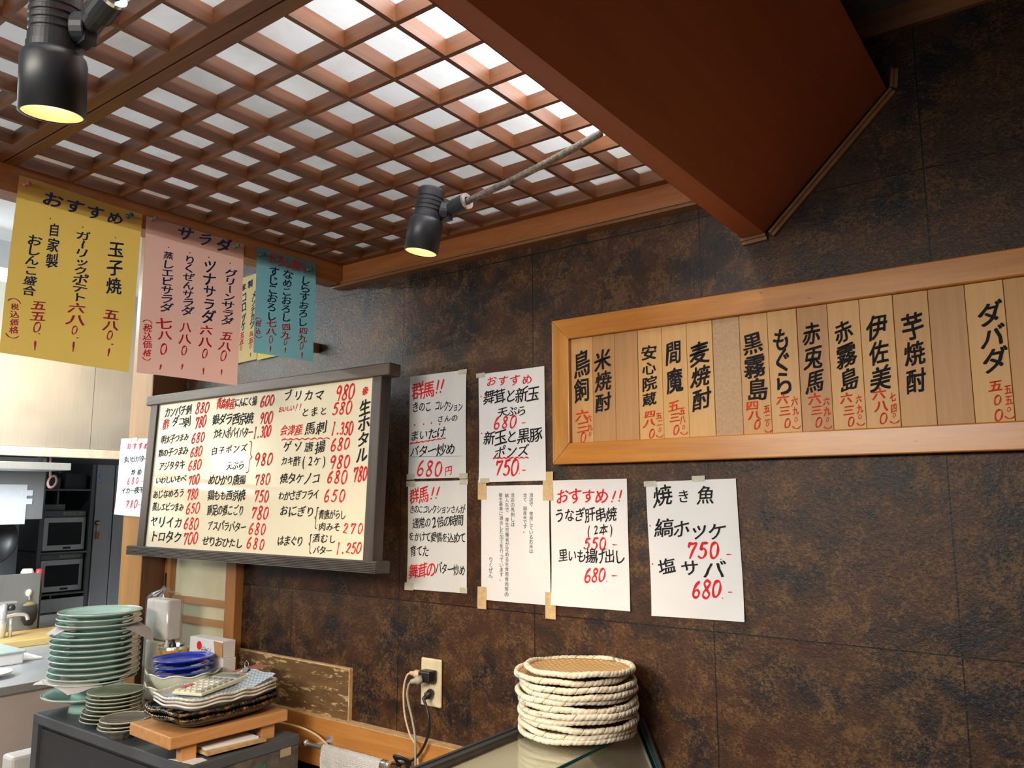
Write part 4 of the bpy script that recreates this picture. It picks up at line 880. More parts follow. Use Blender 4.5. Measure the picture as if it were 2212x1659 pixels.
def platter(label, z, a, b, h, mat, rim, group, ripple, wav, rimw, name='platter', ph=0.0, dx=0, dy=0):
    c = Vector((PV.x + dx, PV.y + dy, z)); T = thing(name, label, 'platter', tuple(c), group)
    sh = rectshape(a, b, 4.5, ripple, 11, ph); wv = lambda q, r: (wav * sin(9 * q + ph) + 0.10 * (abs(sh(q)[1]) / b) ** 3 * h) * max(0, r) ** 4
    bm = BM(); lathe(bm, [(0, 0.003), (0.70, 0.003), (0.72, 0.0), (0.76, 0.0), (0.80, 0.004), (0.93, h * 0.5), (0.995, h - 0.003), (1.0, h), (0.985, h + 0.001), (0.90, h * 0.55 + 0.003), (0.72, 0.008), (0, 0.008)], c, 140, sh, wv); obj('dish', bm, mat, T, True)
    bm = BM(); N = 200; tube(bm, [c + Vector((sh(2 * pi * k / N)[0] * 0.992, sh(2 * pi * k / N)[1] * 0.992, h - 0.0005 + wv(2 * pi * k / N, 1.0))) for k in range(N + 1)], [rimw * (1 + (0.35 * sin(k * 2.1) if rimw > 0.003 else 0)) for k in range(N + 1)], 8, False); obj('rim', bm, rim, T, True)
    rot_thing(T, 2.0); return T
BLK = glaze('black_green_glaze', (0.018, 0.026, 0.022), 0.06, 0.3)
m, nt, p = nm('amber_drip_rim'); f = noise(nt, coords(nt), 45, 4, 0.65)
nt.links.new(ramp(nt, f, [(0.46, (0.014, 0.015, 0.010)), (0.58, (0.12, 0.055, 0.012)), (0.72, (0.38, 0.22, 0.06))]), p.inputs['Base Color']); p.inputs['Roughness'].default_value = 0.12; bump(nt, p, f, 0.5); AMB = m
WHG = glaze('grey_white_glaze', (0.52, 0.50, 0.43), 0.12, 0.1); WHR = glaze('soft_white_rim', (0.70, 0.66, 0.60), 0.15)
platter('plain black platter lying directly on the cedar stand', 0.8683, 0.095, 0.148, 0.016, BLK, BLK, 'dark platters on the cedar stand', 0.0, 0.0, 0.0018)
platter('black platter with amber edge, lower of the two amber-edged ones', 0.8755, 0.111, 0.160, 0.022, BLK, AMB, 'dark platters on the cedar stand', 0.012, 0.0015, 0.0042, ph=1.0)
platter('black platter with amber edge, right under the white wavy platters', 0.8885, 0.109, 0.159, 0.022, BLK, AMB, 'dark platters on the cedar stand', 0.012, 0.0015, 0.0042, ph=2.0, dx=-0.004)
platter('grey-white wavy platter, lowest of the three wavy ones', 0.9035, 0.094, 0.152, 0.021, WHG, WHR, 'wavy platters on the cedar stand', 0.012, 0.0022, 0.0030, ph=0.4, dy=0.008)
platter('grey-white wavy platter, middle one of the three', 0.9125, 0.0935, 0.152, 0.021, WHG, WHR, 'wavy platters on the cedar stand', 0.012, 0.0022, 0.0030, ph=0.2, dy=0.008)
platter('grey-white wavy platter on top, holding the calculator', 0.9215, 0.0945, 0.154, 0.021, WHG, WHR, 'wavy platters on the cedar stand', 0.012, 0.0022, 0.0032, ph=0.0, dy=0.008)
# zigzag cloth, pink paper, clip, calculator
m, nt, p = nm('zigzag_cloth'); tc = nt.nodes.new('ShaderNodeTexCoord'); sxyz = nt.nodes.new('ShaderNodeSeparateXYZ'); nt.links.new(tc.outputs['Object'], sxyz.inputs[0])
zz_ = math_(nt, 'ADD', sxyz.outputs[1], math_(nt, 'PINGPONG', sxyz.outputs[0], 0.007)); st = math_(nt, 'GREATER_THAN', math_(nt, 'PINGPONG', zz_, 0.0065), 0.0040)
nt.links.new(mixc(nt, st, (0.84, 0.86, 0.88), (0.34, 0.56, 0.74)), p.inputs['Base Color']); p.inputs['Roughness'].default_value = 0.9; ZIG = m
bm = BM(); G = []; nxx, nyy = 16, 36
for i in range(nxx + 1):
    row = []
    for j in range(nyy + 1):
        u, w = i / nxx - .5, j / nyy - .5
        x = PV.x - 0.004 + u * 0.145 + 0.004 * sin(7 * w); y = PV.y + 0.008 + w * 0.285
        z = 0.9345 + 0.0016 * sin(11 * u + 7 * w) + max(0, w - 0.18) * 0.075 + max(0, -w - 0.36) * 0.03
        row.append(bm.verts.new((x, y, z)))
    G.append(row)
for i in range(nxx):
    for j in range(nyy): bm.faces.new((G[i][j], G[i + 1][j], G[i + 1][j + 1], G[i][j + 1]))
bmesh.ops.solidify(bm, geom=bm.faces[:], thickness=-0.004)
tag(obj('checked_cloth', bm, ZIG, None, True), 'folded blue and white zigzag cloth on the top platter', 'cloth')
cv = thing('calculator', 'cream desk calculator lying on the zigzag cloth', 'calculator', (-2.005, -0.293, 0.942))
CB = plain('calculator_cream', (0.70, 0.66, 0.46), 0.4, var=0.04)
bm = BM(); prism(bm, [(-0.400, 0.9395), (-0.186, 0.9395), (-0.186, 0.9535), (-0.400, 0.9475)], 'x', -2.051, -1.959); obj('case', bm, CB, cv, bevel=0.003)
sl = (0.9535 - 0.9475) / 0.214; zt = lambda y: 0.9475 + sl * (y + 0.400)
def onface(x0, x1, y0, y1, hgt, mat, nm_, bev=0.0012):
    bm = BM(); prism(bm, [(y0, zt(y0) - 0.001), (y1, zt(y1) - 0.001), (y1, zt(y1) + hgt), (y0, zt(y0) + hgt)], 'x', x0, x1); obj(nm_, bm, mat, cv, bevel=bev)
onface(-2.050, -1.966, -0.242, -0.196, 0.0014, plain('grey_bezel', (0.30, 0.34, 0.32), 0.4), 'bezel'); onface(-2.044, -1.972, -0.234, -0.206, 0.0019, plain('lcd_grey', (0.20, 0.23, 0.20), 0.2), 'display', 0.0003)
KW = plain('key_ivory', (0.66, 0.64, 0.54), 0.4); KG = plain('key_grey', (0.28, 0.30, 0.30), 0.4); KR = plain('key_red', (0.52, 0.08, 0.10), 0.4)
for r in range(6):
    for c_ in range(5):
        x = -2.048 + c_ * 0.0172; y = -0.394 + r * 0.0245
        onface(x, x + 0.0135, y, y + 0.0165, 0.0035, KR if (c_ == 0 and 1 <= r <= 2) else KG if (r == 5 or c_ == 4) else KW, 'key')
cv.rotation_euler = (0, 0, rad(20.0))
PK = paper('salmon_paper', (0.70, 0.30, 0.22), 0.1)
bm = BM(); q = [bm.verts.new(v_) for v_ in ((-2.112, -0.165, 0.944), (-2.025, -0.195, 0.952), (-2.010, -0.100, 0.962), (-2.090, -0.085, 0.955))]; bm.faces.new(q); bmesh.ops.solidify(bm, geom=bm.faces[:], thickness=0.002)
tag(obj('salmon_slip', bm, PK, None), 'salmon pink slip of paper tucked behind the calculator', 'paper')
cl = thing('binder_clip', 'small black binder clip with wire handle behind the calculator', 'clip', (-2.035, -0.165, 0.964))
bm = BM(); prism(bm, [(-0.172, 0.953), (-0.158, 0.953), (-0.164, 0.966)], 'x', -2.046, -2.024); obj('clip_body', bm, M['black'], cl)
bm = BM(); tube(bm, spline([(-2.041, -0.165, 0.964), (-2.044, -0.165, 0.976), (-2.035, -0.165, 0.983), (-2.026, -0.165, 0.976), (-2.029, -0.165, 0.964)], 5), 0.0008, 6); obj('wire_handle', bm, M['chrome'], cl, True)
# papers under the stand
def flat(label, corners, th, mat, name, cat, grp=None, curl=0.0):
    bm = BM(); z0 = corners[0][2]; prism(bm, [(q[0], q[1]) for q in corners], 'z', z0, z0 + th)
    return tag(obj(name, bm, mat, None), label, cat, grp)
KR_ = plain('kraft_paper', (0.50, 0.33, 0.15), 0.7, var=0.25, scale=50)
flat('dark clipboard under the cedar stand', [(-2.03, -0.385, 0.8006), (-1.905, -0.385, 0.8006), (-1.885, -0.215, 0.8006), (-2.03, -0.225, 0.8006)], 0.006, M['dark_panel'], 'clipboard', 'clipboard')
flat('brown kraft order pad under the white sheets', [(-2.02, -0.382, 0.8070), (-1.868, -0.390, 0.8070), (-1.852, -0.225, 0.8070), (-2.01, -0.225, 0.8070)], 0.007, KR_, 'order_pad', 'pad')
flat('loose white sheets on the kraft order pad under the stand', [(-2.01, -0.372, 0.8145), (-1.890, -0.382, 0.8145), (-1.868, -0.238, 0.8145), (-2.01, -0.235, 0.8145)], 0.006, M['white_paper'], 'note_sheet', 'paper')
flat('white slip with faint writing at the front corner of the steel table', [(-1.945, -0.449, 0.8006), (-1.856, -0.436, 0.8006), (-1.858, -0.396, 0.8006), (-1.885, -0.394, 0.8006)], 0.0008, M['white_paper'], 'paper_slip', 'paper')
# crumpled clear bag beside the table
FILM = clearish('clear_film', (0.97, 0.97, 0.97), 0.06, 0.15)
bm = BM(); bmesh.ops.create_icosphere(bm, subdivisions=4, radius=1.0)
for v_ in bm.verts:
    n_ = v_.co.normalized(); k = 1 + 0.12 * sin(11 * n_.x + 5 * n_.z) + 0.10 * sin(17 * n_.y - 9 * n_.z) + 0.06 * sin(31 * n_.z + 13 * n_.x)
    v_.co = Vector((-1.800 + n_.x * 0.045 * k, -0.262 + n_.y * 0.055 * k, 0.645 + n_.z * 0.075 * k))
tag(obj('plastic_bag', bm, FILM, None), 'crumpled clear plastic bag hanging at the side of the steel table', 'bag')
bm = BM(); bmesh.ops.create_icosphere(bm, subdivisions=3, radius=1.0)
for v_ in bm.verts:
    n_ = v_.co.normalized(); k = 1 + 0.2 * sin(9 * n_.x + 5 * n_.z)
    v_.co = Vector((-1.808 + n_.x * 0.018 * k, -0.285 + n_.y * 0.022 * k, 0.655 + n_.z * 0.035 * k))
tag(obj('crumpled_tissue', bm, M['napkin'], None, True), 'crumpled pinkish tissue inside the clear plastic bag', 'tissue')
# napkin packs, can, cartons at the back of the table
T = thing('napkin_pack', 'tall pack of white napkins in a clear bag by the post', 'napkins', (-2.523, -0.165, 0.8005))
NW = plain('napkin_white', (0.74, 0.70, 0.66), 0.8, var=0.06, bmp=0.3, scale=30); NC = plain('napkin_cream', (0.62, 0.56, 0.42), 0.8, var=0.1, bmp=0.3, scale=30)
obj('napkins', bx((-2.580, -0.172, 0.995), (-2.452, -0.118, 1.122)), NW, T, bevel=0.008, seg=3); obj('lower_napkins', bx((-2.577, -0.170, 0.8008), (-2.450, -0.120, 0.992)), NC, T, bevel=0.008, seg=3)
bm = BM(); lathe(bm, [(1.0, 0.001), (1.01, 0.08), (1.0, 0.2), (1.02, 0.325), (0.8, 0.338), (0.3, 0.347), (0.12, 0.36)], (-2.515, -0.145, 0.8005), 40, lambda q: rectshape(0.071, 0.033, 6)(q), lambda q, r: 0.004 * sin(7 * q), close=False); obj('clear_bag', bm, FILM, T, True)
T = thing('tin_can', 'tin can with an orange label holding dark bottle tops', 'can', (-2.408, -0.170, 0.8005))
m, nt, p = nm('orange_label'); f = noise(nt, coords(nt), 28, 2)
nt.links.new(ramp(nt, f, [(0.42, (0.62, 0.22, 0.03)), (0.5, (0.62, 0.30, 0.05)), (0.58, (0.16, 0.26, 0.04))]), p.inputs['Base Color']); p.inputs['Roughness'].default_value = 0.3
bm = BM(); lathe(bm, [(0, 0.001), (0.046, 0.001), (0.047, 0.0), (0.047, 0.188), (0.0455, 0.190), (0.0445, 0.188), (0.0445, 0.12), (0, 0.12)], (-2.408, -0.170, 0.8005), 40); cb_ = obj('can_body', bm, M['chrome'], T, True)
bm = BM(); lathe(bm, [(0.0472, 0.012), (0.0476, 0.012), (0.0476, 0.180), (0.0472, 0.180)], (-2.408, -0.170, 0.8005), 40); obj('label', bm, m, cb_, True)
for dx, dy, h, mm, r in ((-0.022, -0.01, 0.202, NW, 0.008), (0.008, -0.008, 0.208, M['black'], 0.011), (0.025, 0.012, 0.190, M['black'], 0.012)):
    bm = BM(); lathe(bm, [(0, 0.121), (r, 0.121), (r, h - 0.015), (r * 0.55, h - 0.008), (r * 0.5, h), (0, h)], (-2.408 + dx, -0.170 + dy, 0.8005), 16)
    tag(obj('bottle_top', bm, mm, None, True), {0.202: 'small white nozzle standing in the orange can', 0.208: 'tall black nozzle standing in the orange can', 0.190: 'short black bottle top in the orange can'}[h], 'bottle top', 'bottle tops in the can')
CARD = plain('white_carton', (0.72, 0.69, 0.66), 0.5, var=0.04); KRA = plain('kraft_board', (0.40, 0.21, 0.08), 0.7)
def carton(label, x0, x1, z0, z1, flap):
    T = thing('carton', label, 'carton', ((x0 + x1) / 2, -0.135, z0), 'small white cartons by the screen')
    obj('carton_box', bx((x0, -0.158, z0), (x1, -0.114, z1)), CARD, T, bevel=0.001)
    if flap:
        bm = BM(); prism(bm, [(x1 - 0.045, z1 - 0.002), (x1, z1 - 0.004), (x1 + 0.002, z0 + 0.004), (x1 - 0.035, z0 + 0.002)], 'y', -0.1596, -0.158); obj('open_flap', bm, KRA, T)
    bm = BM(); lathe(bm, [(0, 0), (0.013, 0), (0.013, 0.0005), (0, 0.0005)], (x0 + 0.052, -0.1581, (z0 + z1) / 2 + 0.002), 24, frame=(Vector((1, 0, 0)), Vector((0, 0, 1)), Vector((0, -1, 0)))); obj('red_dot', bm, INK['r'], T)
    letter(T, [('にんにく', 'k', 720, -50, 1130, -80, 140)] if flap else [('にん', 'r', 1200, 300, 1500, 300, 220)], lambda x, y: Vector((x0 + x, -0.1587, (z0 + z1) / 2 + y)))
carton('white carton with a red dot and an open brown flap, on top of another carton', -2.338, -2.165, 0.973, 1.022, True)
carton('white carton with red lettering under the carton with the open flap', -2.335, -2.160, 0.8005, 0.9725, False)

# ------------------------------------------------------------------ glass case and baskets
GL = clearish('case_glass', (0.95, 0.97, 0.95), 0.05, 0.03); GE = plain('glass_edge', (0.02, 0.10, 0.10), 0.15); TRAY = plain('case_interior', (0.70, 0.64, 0.52), 0.35, var=0.1, scale=6)
tag(obj('service_counter', bx((-1.10, -1.9, 0.0), (-0.68, -0.012, 0.755)), M['ledge'], None), 'wooden service counter under the glass case', 'counter')
T = thing('glass_case', 'glass topped display case with dark frame against the brown wall', 'display case', (-0.95, -0.8, 0.7555))
obj('tray', bx((-1.048, -1.60, 0.7558), (-0.760, -0.024, 0.770)), TRAY, T); obj('inner_shelf', bx((-1.046, -1.60, 0.932), (-0.866, -0.026, 0.942)), TRAY, T)
bm = BM(); prism(bm, [(-1.048, 0.770), (-1.048, 0.950), (-0.850, 0.950), (-0.764, 0.770)], 'y', -0.024, -0.0205); obj('end_panel', bm, TRAY, T)
obj('back_frame', bx((-1.062, -1.60, 0.7558), (-1.048, -0.014, 0.9485)), M['dark_panel'], T)
bm = BM(); box(bm, (-1.064, -1.60, 0.9485), (-1.036, -0.014, 0.9595)); box(bm, (-1.054, -1.60, 0.9595), (-1.050, -0.014, 0.9625)); obj('top_rail', bm, M['dark_panel'], T)
obj('glass_top', bx((-1.036, -1.60, 0.954), (-0.847, -0.016, 0.9595)), GL, T)
bm = BM(); prism(bm, [(-0.847, 0.954), (-0.847, 0.9597), (-0.8445, 0.9597), (-0.8435, 0.954)], 'y', -1.60, -0.016); obj('glass_edge', bm, GE, T)
bm = BM(); prism(bm, [(-0.8465, 0.953), (-0.842, 0.953), (-0.752, 0.768), (-0.7565, 0.768)], 'y', -1.60, -0.022); obj('front_glass', bm, GL, T)
bm = BM(); prism(bm, [(-0.860, 0.948), (-0.856, 0.950), (-0.770, 0.772), (-0.774, 0.771)], 'y', -1.60, -0.026); obj('inner_panel', bm, TRAY, T)
bm = BM(); prism(bm, [(-0.850, 0.976), (-0.838, 0.976), (-0.738, 0.757), (-0.752, 0.757)], 'y', -0.020, -0.012); obj('end_frame', bm, M['dark_panel'], T, bevel=0.001)
bm = BM(); prism(bm, [(-0.8505, 0.975), (-0.847, 0.975), (-0.750, 0.762), (-0.754, 0.762)], 'y', -0.0225, -0.020); obj('seal', bm, GE, T)
# woven baskets
m, nt, p = nm('bamboo_weave'); tc = nt.nodes.new('ShaderNodeTexCoord'); sx_ = nt.nodes.new('ShaderNodeSeparateXYZ'); nt.links.new(tc.outputs['Object'], sx_.inputs[0])
pu = math_(nt, 'PINGPONG', sx_.outputs[0], 0.0035); row = math_(nt, 'FLOOR', math_(nt, 'DIVIDE', sx_.outputs[0], 0.007)); par = math_(nt, 'PINGPONG', row, 1.0)
pv = math_(nt, 'PINGPONG', math_(nt, 'ADD', sx_.outputs[1], math_(nt, 'MULTIPLY', par, 0.011)), 0.011)
gap = math_(nt, 'LESS_THAN', pu, 0.0008); band = math_(nt, 'LESS_THAN', pv, 0.0026); v = coords(nt)
c1 = ramp(nt, noise(nt, coords(nt, (60, 6, 6)), 4, 3), [(0.3, (0.50, 0.27, 0.09)), (0.7, (0.66, 0.42, 0.17))])
col = mixc(nt, gap, c1, (0.16, 0.07, 0.02)); col = mixc(nt, band, col, (0.74, 0.56, 0.27)); nt.links.new(col, p.inputs['Base Color']); p.inputs['Roughness'].default_value = 0.5
bump(nt, p, math_(nt, 'ADD', math_(nt, 'MULTIPLY', pu, 200.0), math_(nt, 'MULTIPLY', band, 0.5)), 0.6, 0.002); WEAVE = m
m, nt, p = nm('corn_husk_wrap'); f = noise(nt, coords(nt), 30, 4, 0.6); f2 = noise(nt, coords(nt, (1, 1, 3)), 14, 5, 0.7, 0.8)
col = mixc(nt, ramp(nt, f2, [(0.60, (0, 0, 0)), (0.68, (1, 1, 1))]), ramp(nt, f, [(0.3, (0.56, 0.48, 0.35)), (0.7, (0.76, 0.71, 0.59))]), (0.20, 0.13, 0.10)); nt.links.new(col, p.inputs['Base Color']); p.inputs['Roughness'].default_value = 0.6
bump(nt, p, noise(nt, coords(nt, (1, 1, 1)), 160, 3), 0.4); HUSK = m
HUSKD = plain('husk_seam', (0.16, 0.10, 0.07), 0.8, var=0.3)
def basket(label, c, R, tilt):
    T = thing('bamboo_basket', label, 'basket', c, 'round bamboo baskets')
    bm = BM(); lathe(bm, [(0, -0.010), (R * 0.55, -0.0095), (R * 0.88, -0.005), (R, 0.0), (R, 0.0015), (R * 0.88, -0.003), (R * 0.55, -0.0075), (0, -0.008)], c, 64); obj('woven_disc', bm, WEAVE, T, True)
    bm = BM(); N, n = 420, 14; rings = []; marks = []
    for i in range(N):
        a = 2 * pi * i / N; ring = []
        for k in range(n):
            q = 2 * pi * k / n; gr = max(0.0, sin(q - 34 * a)) ** 10; rr = 0.0062 * (1 + 0.06 * sin(2 * q - 68 * a) + 0.09 * sin(7 * a + len(label)) * sin(3 * a) - 0.22 * gr)
            ring.append(bm.verts.new(Vector(c) + Vector((cos(a) * (R + rr * cos(q)), sin(a) * (R + rr * cos(q)), rr * sin(q) * 0.95 + 0.0016 * sin(3 * a + R * 900) + 0.0008 * sin(8 * a)))))
        rings.append(ring)
    dark = [RNG.random() < 0.3 for _ in range(40)]
    for i in range(N):
        for k in range(n):
            f_ = bm.faces.new((rings[i][k], rings[(i + 1) % N][k], rings[(i + 1) % N][(k + 1) % n], rings[i][(k + 1) % n]))
            q, a = 2 * pi * (k + .5) / n, 2 * pi * (i + .5) / N
            if max(0.0, sin(q - 34 * a)) ** 10 > 0.74 and dark[int(34 * a / 6.2832) % 40]: f_.material_index = 1
    obj('rim', bm, [HUSK, HUSKD], T, True)
    T.rotation_euler = (tilt[0], tilt[1], RNG.uniform(0, 6)); return T
bxc = (-0.938, -0.132); NB = 11; proto = None
for i in range(NB):
    k = NB - 1 - i; z = 0.9595 + 0.0116 + k * 0.0121
    R = [0.1135, .118, .119, .119, .120, .1205, .1205, .120, .1205, .120, .119][i]
    off = [(0.006, 0.008), (-.012, 0.004), (.006, 0), (.008, 0.0), (-.004, 0), (.006, -.002), (.010, -.004), (.004, -.002), (.008, 0), (.004, 0), (.004, -.002)][i]
    lab = nth(i, NB, 'the bamboo basket stack').replace('plate', 'basket')
    if i < 2:
        q = basket(lab, (bxc[0] + off[0], bxc[1] + off[1], z), R, ((-0.02, 0.035) if i == 0 else (0.0, 0.0)))
        if i == 1: proto = q; pb = Vector((bxc[0] + off[0], bxc[1] + off[1], z)); R1 = R
    else:
        d = dup(proto, Vector((bxc[0] + off[0], bxc[1] + off[1], z)) - pb, lab, RNG.uniform(0, 6), R / R1); d.rotation_euler = (RNG.uniform(-.012, .012), RNG.uniform(-.02, .02), RNG.uniform(0, 6))
for lab, pts in [('loose husk strand curling out of the basket stack towards the wall side', [(-0.83, -0.16, 1.035), (-0.815, -0.165, 1.032), (-0.805, -0.16, 1.037)]), ('loose husk strand dangling over the front of the basket rims', [(-0.975, -0.277, 1.052), (-0.973, -0.281, 1.044), (-0.974, -0.281, 1.030)])]:
    bm = BM(); tube(bm, spline(pts, 5), 0.0007, 5); tag(obj('husk_strand', bm, HUSK, None, True), lab, 'strand', 'loose husk strands')

# ------------------------------------------------------------------ kitchen
PINKG = plain('counter_front', (0.60, 0.51, 0.46), 0.5, var=0.1, scale=3)
T = thing('kitchen_counter', 'steel topped kitchen counter beyond the plates', 'counter', (-3.8, -0.6, 0))
obj('counter_top', bx((-4.70, -2.6, 0.79), (-3.045, 0.55, 0.82)), M['steel'], T, bevel=0.003); obj('counter_body', bx((-4.68, -2.58, 0.0), (-3.060, 0.53, 0.79)), PINKG, T)
tag(obj('cutting_board', bx((-4.05, -1.2, 0.8203), (-3.765, 0.45, 0.850)), wood('cutting_board_wood', (0.62, 0.44, 0.17), (0.46, 0.29, 0.09), 'y', 0.5, 8), None, bevel=0.004), 'long wooden cutting board at the back of the kitchen counter', 'cutting board')
tag(obj('splash_panel', bx((-4.066, -2.4, 0.8203), (-4.056, 0.138, 1.105)), brushed('dull_steel', (0.30, 0.30, 0.29), 0.45), None, bevel=0.002), 'upright grey steel splash panel behind the cutting board', 'panel')
T = thing('scrub_brush', 'black scrub brush with a cream disc hanging on the splash panel', 'brush', (-4.05, 0.09, 0.87))
BR = plain('black_bristles', (0.02, 0.019, 0.016), 0.9, bmp=1.0, scale=60); BT = plain('tan_bristles', (0.20, 0.15, 0.07), 0.9, bmp=1.0, scale=60)
bm = BM(); lathe(bm, [(0, 0), (0.018, 0.004), (0.032, 0.03), (0.036, 0.060), (0.031, 0.092), (0, 0.094)], (-4.035, 0.09, 0.868), 24, lambda q: (cos(q) * 0.5, sin(q))); obj('bristles', bm, BR, T, True)
bm = BM(); lathe(bm, [(0, 0.093), (0.031, 0.091), (0.026, 0.100), (0.014, 0.108), (0, 0.109)], (-4.035, 0.09, 0.868), 24, lambda q: (cos(q) * 0.5, sin(q))); obj('bristle_top', bm, BT, T, True)
bm = BM(); tube(bm, [(-4.045, 0.09, 0.985), (-4.052, 0.09, 1.012)], 0.003, 8); hk = obj('hook', bm, M['chrome'], T)
bm = BM(); lathe(bm, [(0, 0), (0.017, 0), (0.016, 0.006), (0, 0.008)], (-4.055, 0.089, 1.016), 24, lambda q: (cos(q), sin(q) * 0.85), frame=(Vector((0, 0, 1)), Vector((0, 1, 0)), Vector((1, 0, 0)))); obj('disc', bm, plain('cream_disc', (0.72, 0.70, 0.52), 0.4), hk, True)
T = thing('faucet', 'chrome faucet standing at the cutting board', 'faucet', (-3.90, -0.075, 0.8503))
bm = BM(); tube(bm, [(-3.90, -0.075, 0.8503), (-3.90, -0.075, 0.995)], 0.016, 16); tube(bm, [(-3.90, -0.040, 0.8503), (-3.90, -0.040, 0.94)], 0.007, 10); obj('column', bm, M['chrome'], T, True)
obj('lever', bx((-3.925, -0.10, 0.995), (-3.885, -0.025, 1.003)), M['chrome'], T, bevel=0.003)
bm = BM(); tube(bm, spline([(-3.90, -0.075, 0.935), (-3.89, -0.035, 0.945), (-3.885, 0.01, 0.94), (-3.884, 0.022, 0.918)], 5), 0.008, 12); obj('spout', bm, M['chrome'], T, True)
bm = BM(); lathe(bm, [(0, 0), (0.014, 0), (0.016, 0.012), (0.010, 0.024), (0, 0.026)], (-3.895, -0.045, 0.965), 16); obj('handle', bm, M['black'], T, True)
for nm_, lab, y, r, mm, cap, top in [('sauce_bottle', 'squeeze bottle with a cream top behind the splash panel', 0.137, 0.028, NC, plain('cream_cap', (0.76, 0.70, 0.50), 0.4), 1.115), ('sauce_bottle', 'bottle with a red cap behind the splash panel', 0.190, 0.016, plain('dark_sauce', (0.05, 0.025, 0.015), 0.2), plain('red_cap', (0.62, 0.03, 0.05), 0.35), 1.111)]:
    T = thing(nm_, lab, 'bottle', (-4.2, y, 0.8203), 'bottles behind the splash panel')
    bm = BM(); lathe(bm, [(0, 0), (r * 1.1, 0), (r * 1.1, 0.2), (r * 0.9, 0.235), (0, 0.235)], (-4.2, y, 0.8203), 20); obj('bottle_body', bm, mm, T, True)
    bm = BM(); lathe(bm, [(0, 0.2355), (r, 0.2355), (r, top - 0.835), (r * 0.75, top - 0.8203), (0, top - 0.8203)], (-4.2, y, 0.8203), 20); obj('cap', bm, cap, T, True)
T = thing('food_container', 'white food container with a grey green lid at the near edge of the counter', 'container', (-3.52, -0.29, 0.8203))
obj('tub', bx((-3.66, -0.42, 0.8205), (-3.405, -0.185, 0.862)), CARD, T, bevel=0.006); obj('lid', bx((-3.665, -0.425, 0.862), (-3.40, -0.18, 0.872)), plain('sage_lid', (0.40, 0.46, 0.42), 0.4), T, bevel=0.004)
tag(obj('counter_cloth', bx((-3.58, -0.179, 0.8203), (-3.44, -0.10, 0.829)), NW, None, bevel=0.004), 'folded white cloth on the counter beside the white container', 'cloth')
bm = BM(); lathe(bm, plate_prof(0.075, 0.02, 0.04), (-3.235, -0.372, 0.8203), 40); tag(obj('white_dish', bm, CARD, None, True), 'small white dish near the front edge of the kitchen counter', 'dish')
tag(obj('plastic_crate', bx((-2.86, -0.46, 0.0), (-2.79, -0.34, 0.655)), CARD, None, bevel=0.01), 'white plastic bin standing between the steel table and the kitchen counter', 'bin')
# hood, hanging shelf, cabinet with notice
T = thing('exhaust_hood', 'big stainless exhaust hood over the kitchen', 'hood', (-4.6, -0.4, 1.645))
obj('front_panel', bx((-4.02, -2.6, 1.69), (-4.00, 0.292, 2.5)), M['steel_hood'], T); obj('end_panel', bx((-4.02, 0.295, 1.69), (-4.00, 1.5, 2.5)), M['steel_hood'], T)
obj('lower_lip', bx((-4.03, -2.6, 1.645), (-3.985, 1.5, 1.688)), plain('cream_lip', (0.62, 0.52, 0.40), 0.5, var=0.15), T, bevel=0.004); obj('underside', bx((-5.2, -2.6, 1.664), (-4.03, 1.5, 1.68)), M['steel_dark'], T)
T = thing('hanging_shelf', 'long thin steel shelf hanging under the exhaust hood', 'shelf', (-4.1, -0.9, 1.583))
obj('shelf_board', bx((-4.25, -2.4, 1.583), (-3.99, 0.207, 1.618)), M['steel'], T, bevel=0.003)
for y in (-1.2, 0.12): obj('hanger', bx((-4.13, y - 0.01, 1.618), (-4.11, y + 0.01, 1.660)), M['steel_dark'], T)
T = thing('steel_cabinet', 'grey steel cabinet under the hood with a white notice taped on it', 'cabinet', (-4.6, -0.3, 1.345))
obj('cabinet_box', bx((-4.80, -1.4, 1.345), (-4.40, 0.272, 1.659)), brushed('mid_steel', (0.42, 0.42, 0.42), 0.5), T, bevel=0.003)
T = thing('notice_sheet', 'white notice taped to the steel cabinet under the hood', 'notice', (-4.398, 0.0, 1.325))
obj('notice_paper', bx((-4.3985, -0.35, 1.322), (-4.3965, 0.188, 1.520)), M['white_paper'], T)
for z in (1.478, 1.435): obj('tape', bx((-4.3964, 0.165, z - 0.014), (-4.3955, 0.215, z + 0.014)), M['white_paper'], T)
bm = BM(); lathe(bm, [(0, 0), (0.05, 0.004), (0.105, 0.03), (0.13, 0.055), (0.126, 0.056), (0.10, 0.034), (0.04, 0.008), (0, 0.006)], (-4.66, 0.12, 1.24), 36, frame=(Vector((0, 1, 0)), Vector((0, 0, 1)), Vector((1, 0, 0)))); tube(bm, [(-4.63, 0.12, 1.33), (-4.63, 0.12, 1.345)], 0.01, 8)
tag(obj('black_pan', bm, M['black'], None, True), 'black pan hanging under the steel cabinet', 'pan')
tag(obj('steel_backsplash', bx((-5.00, -2.4, 0.82), (-4.97, 0.40, 1.655)), M['steel_dark'], None), 'dark steel backsplash behind the kitchen counter', 'backsplash')
bm = BM(); lathe(bm, [(0.016, -0.004), (0.024, -0.004), (0.024, 0.004), (0.016, 0.004)], (-4.30, 0.262, 1.535), 20, lambda q: (cos(q) * 1.5, sin(q)), frame=(Vector((0, 0.3, 1)).normalized(), Vector((0, 1, -0.3)).normalized(), Vector((1, 0, 0)))); tube(bm, [(-4.30, 0.25, 1.56), (-4.30, 0.245, 1.66)], 0.006, 8)
tag(obj('pink_scissors', bm, plain('pink_plastic', (0.60, 0.36, 0.32), 0.4), None, True), 'pink handled scissors hanging beside the steel cabinet', 'scissors')
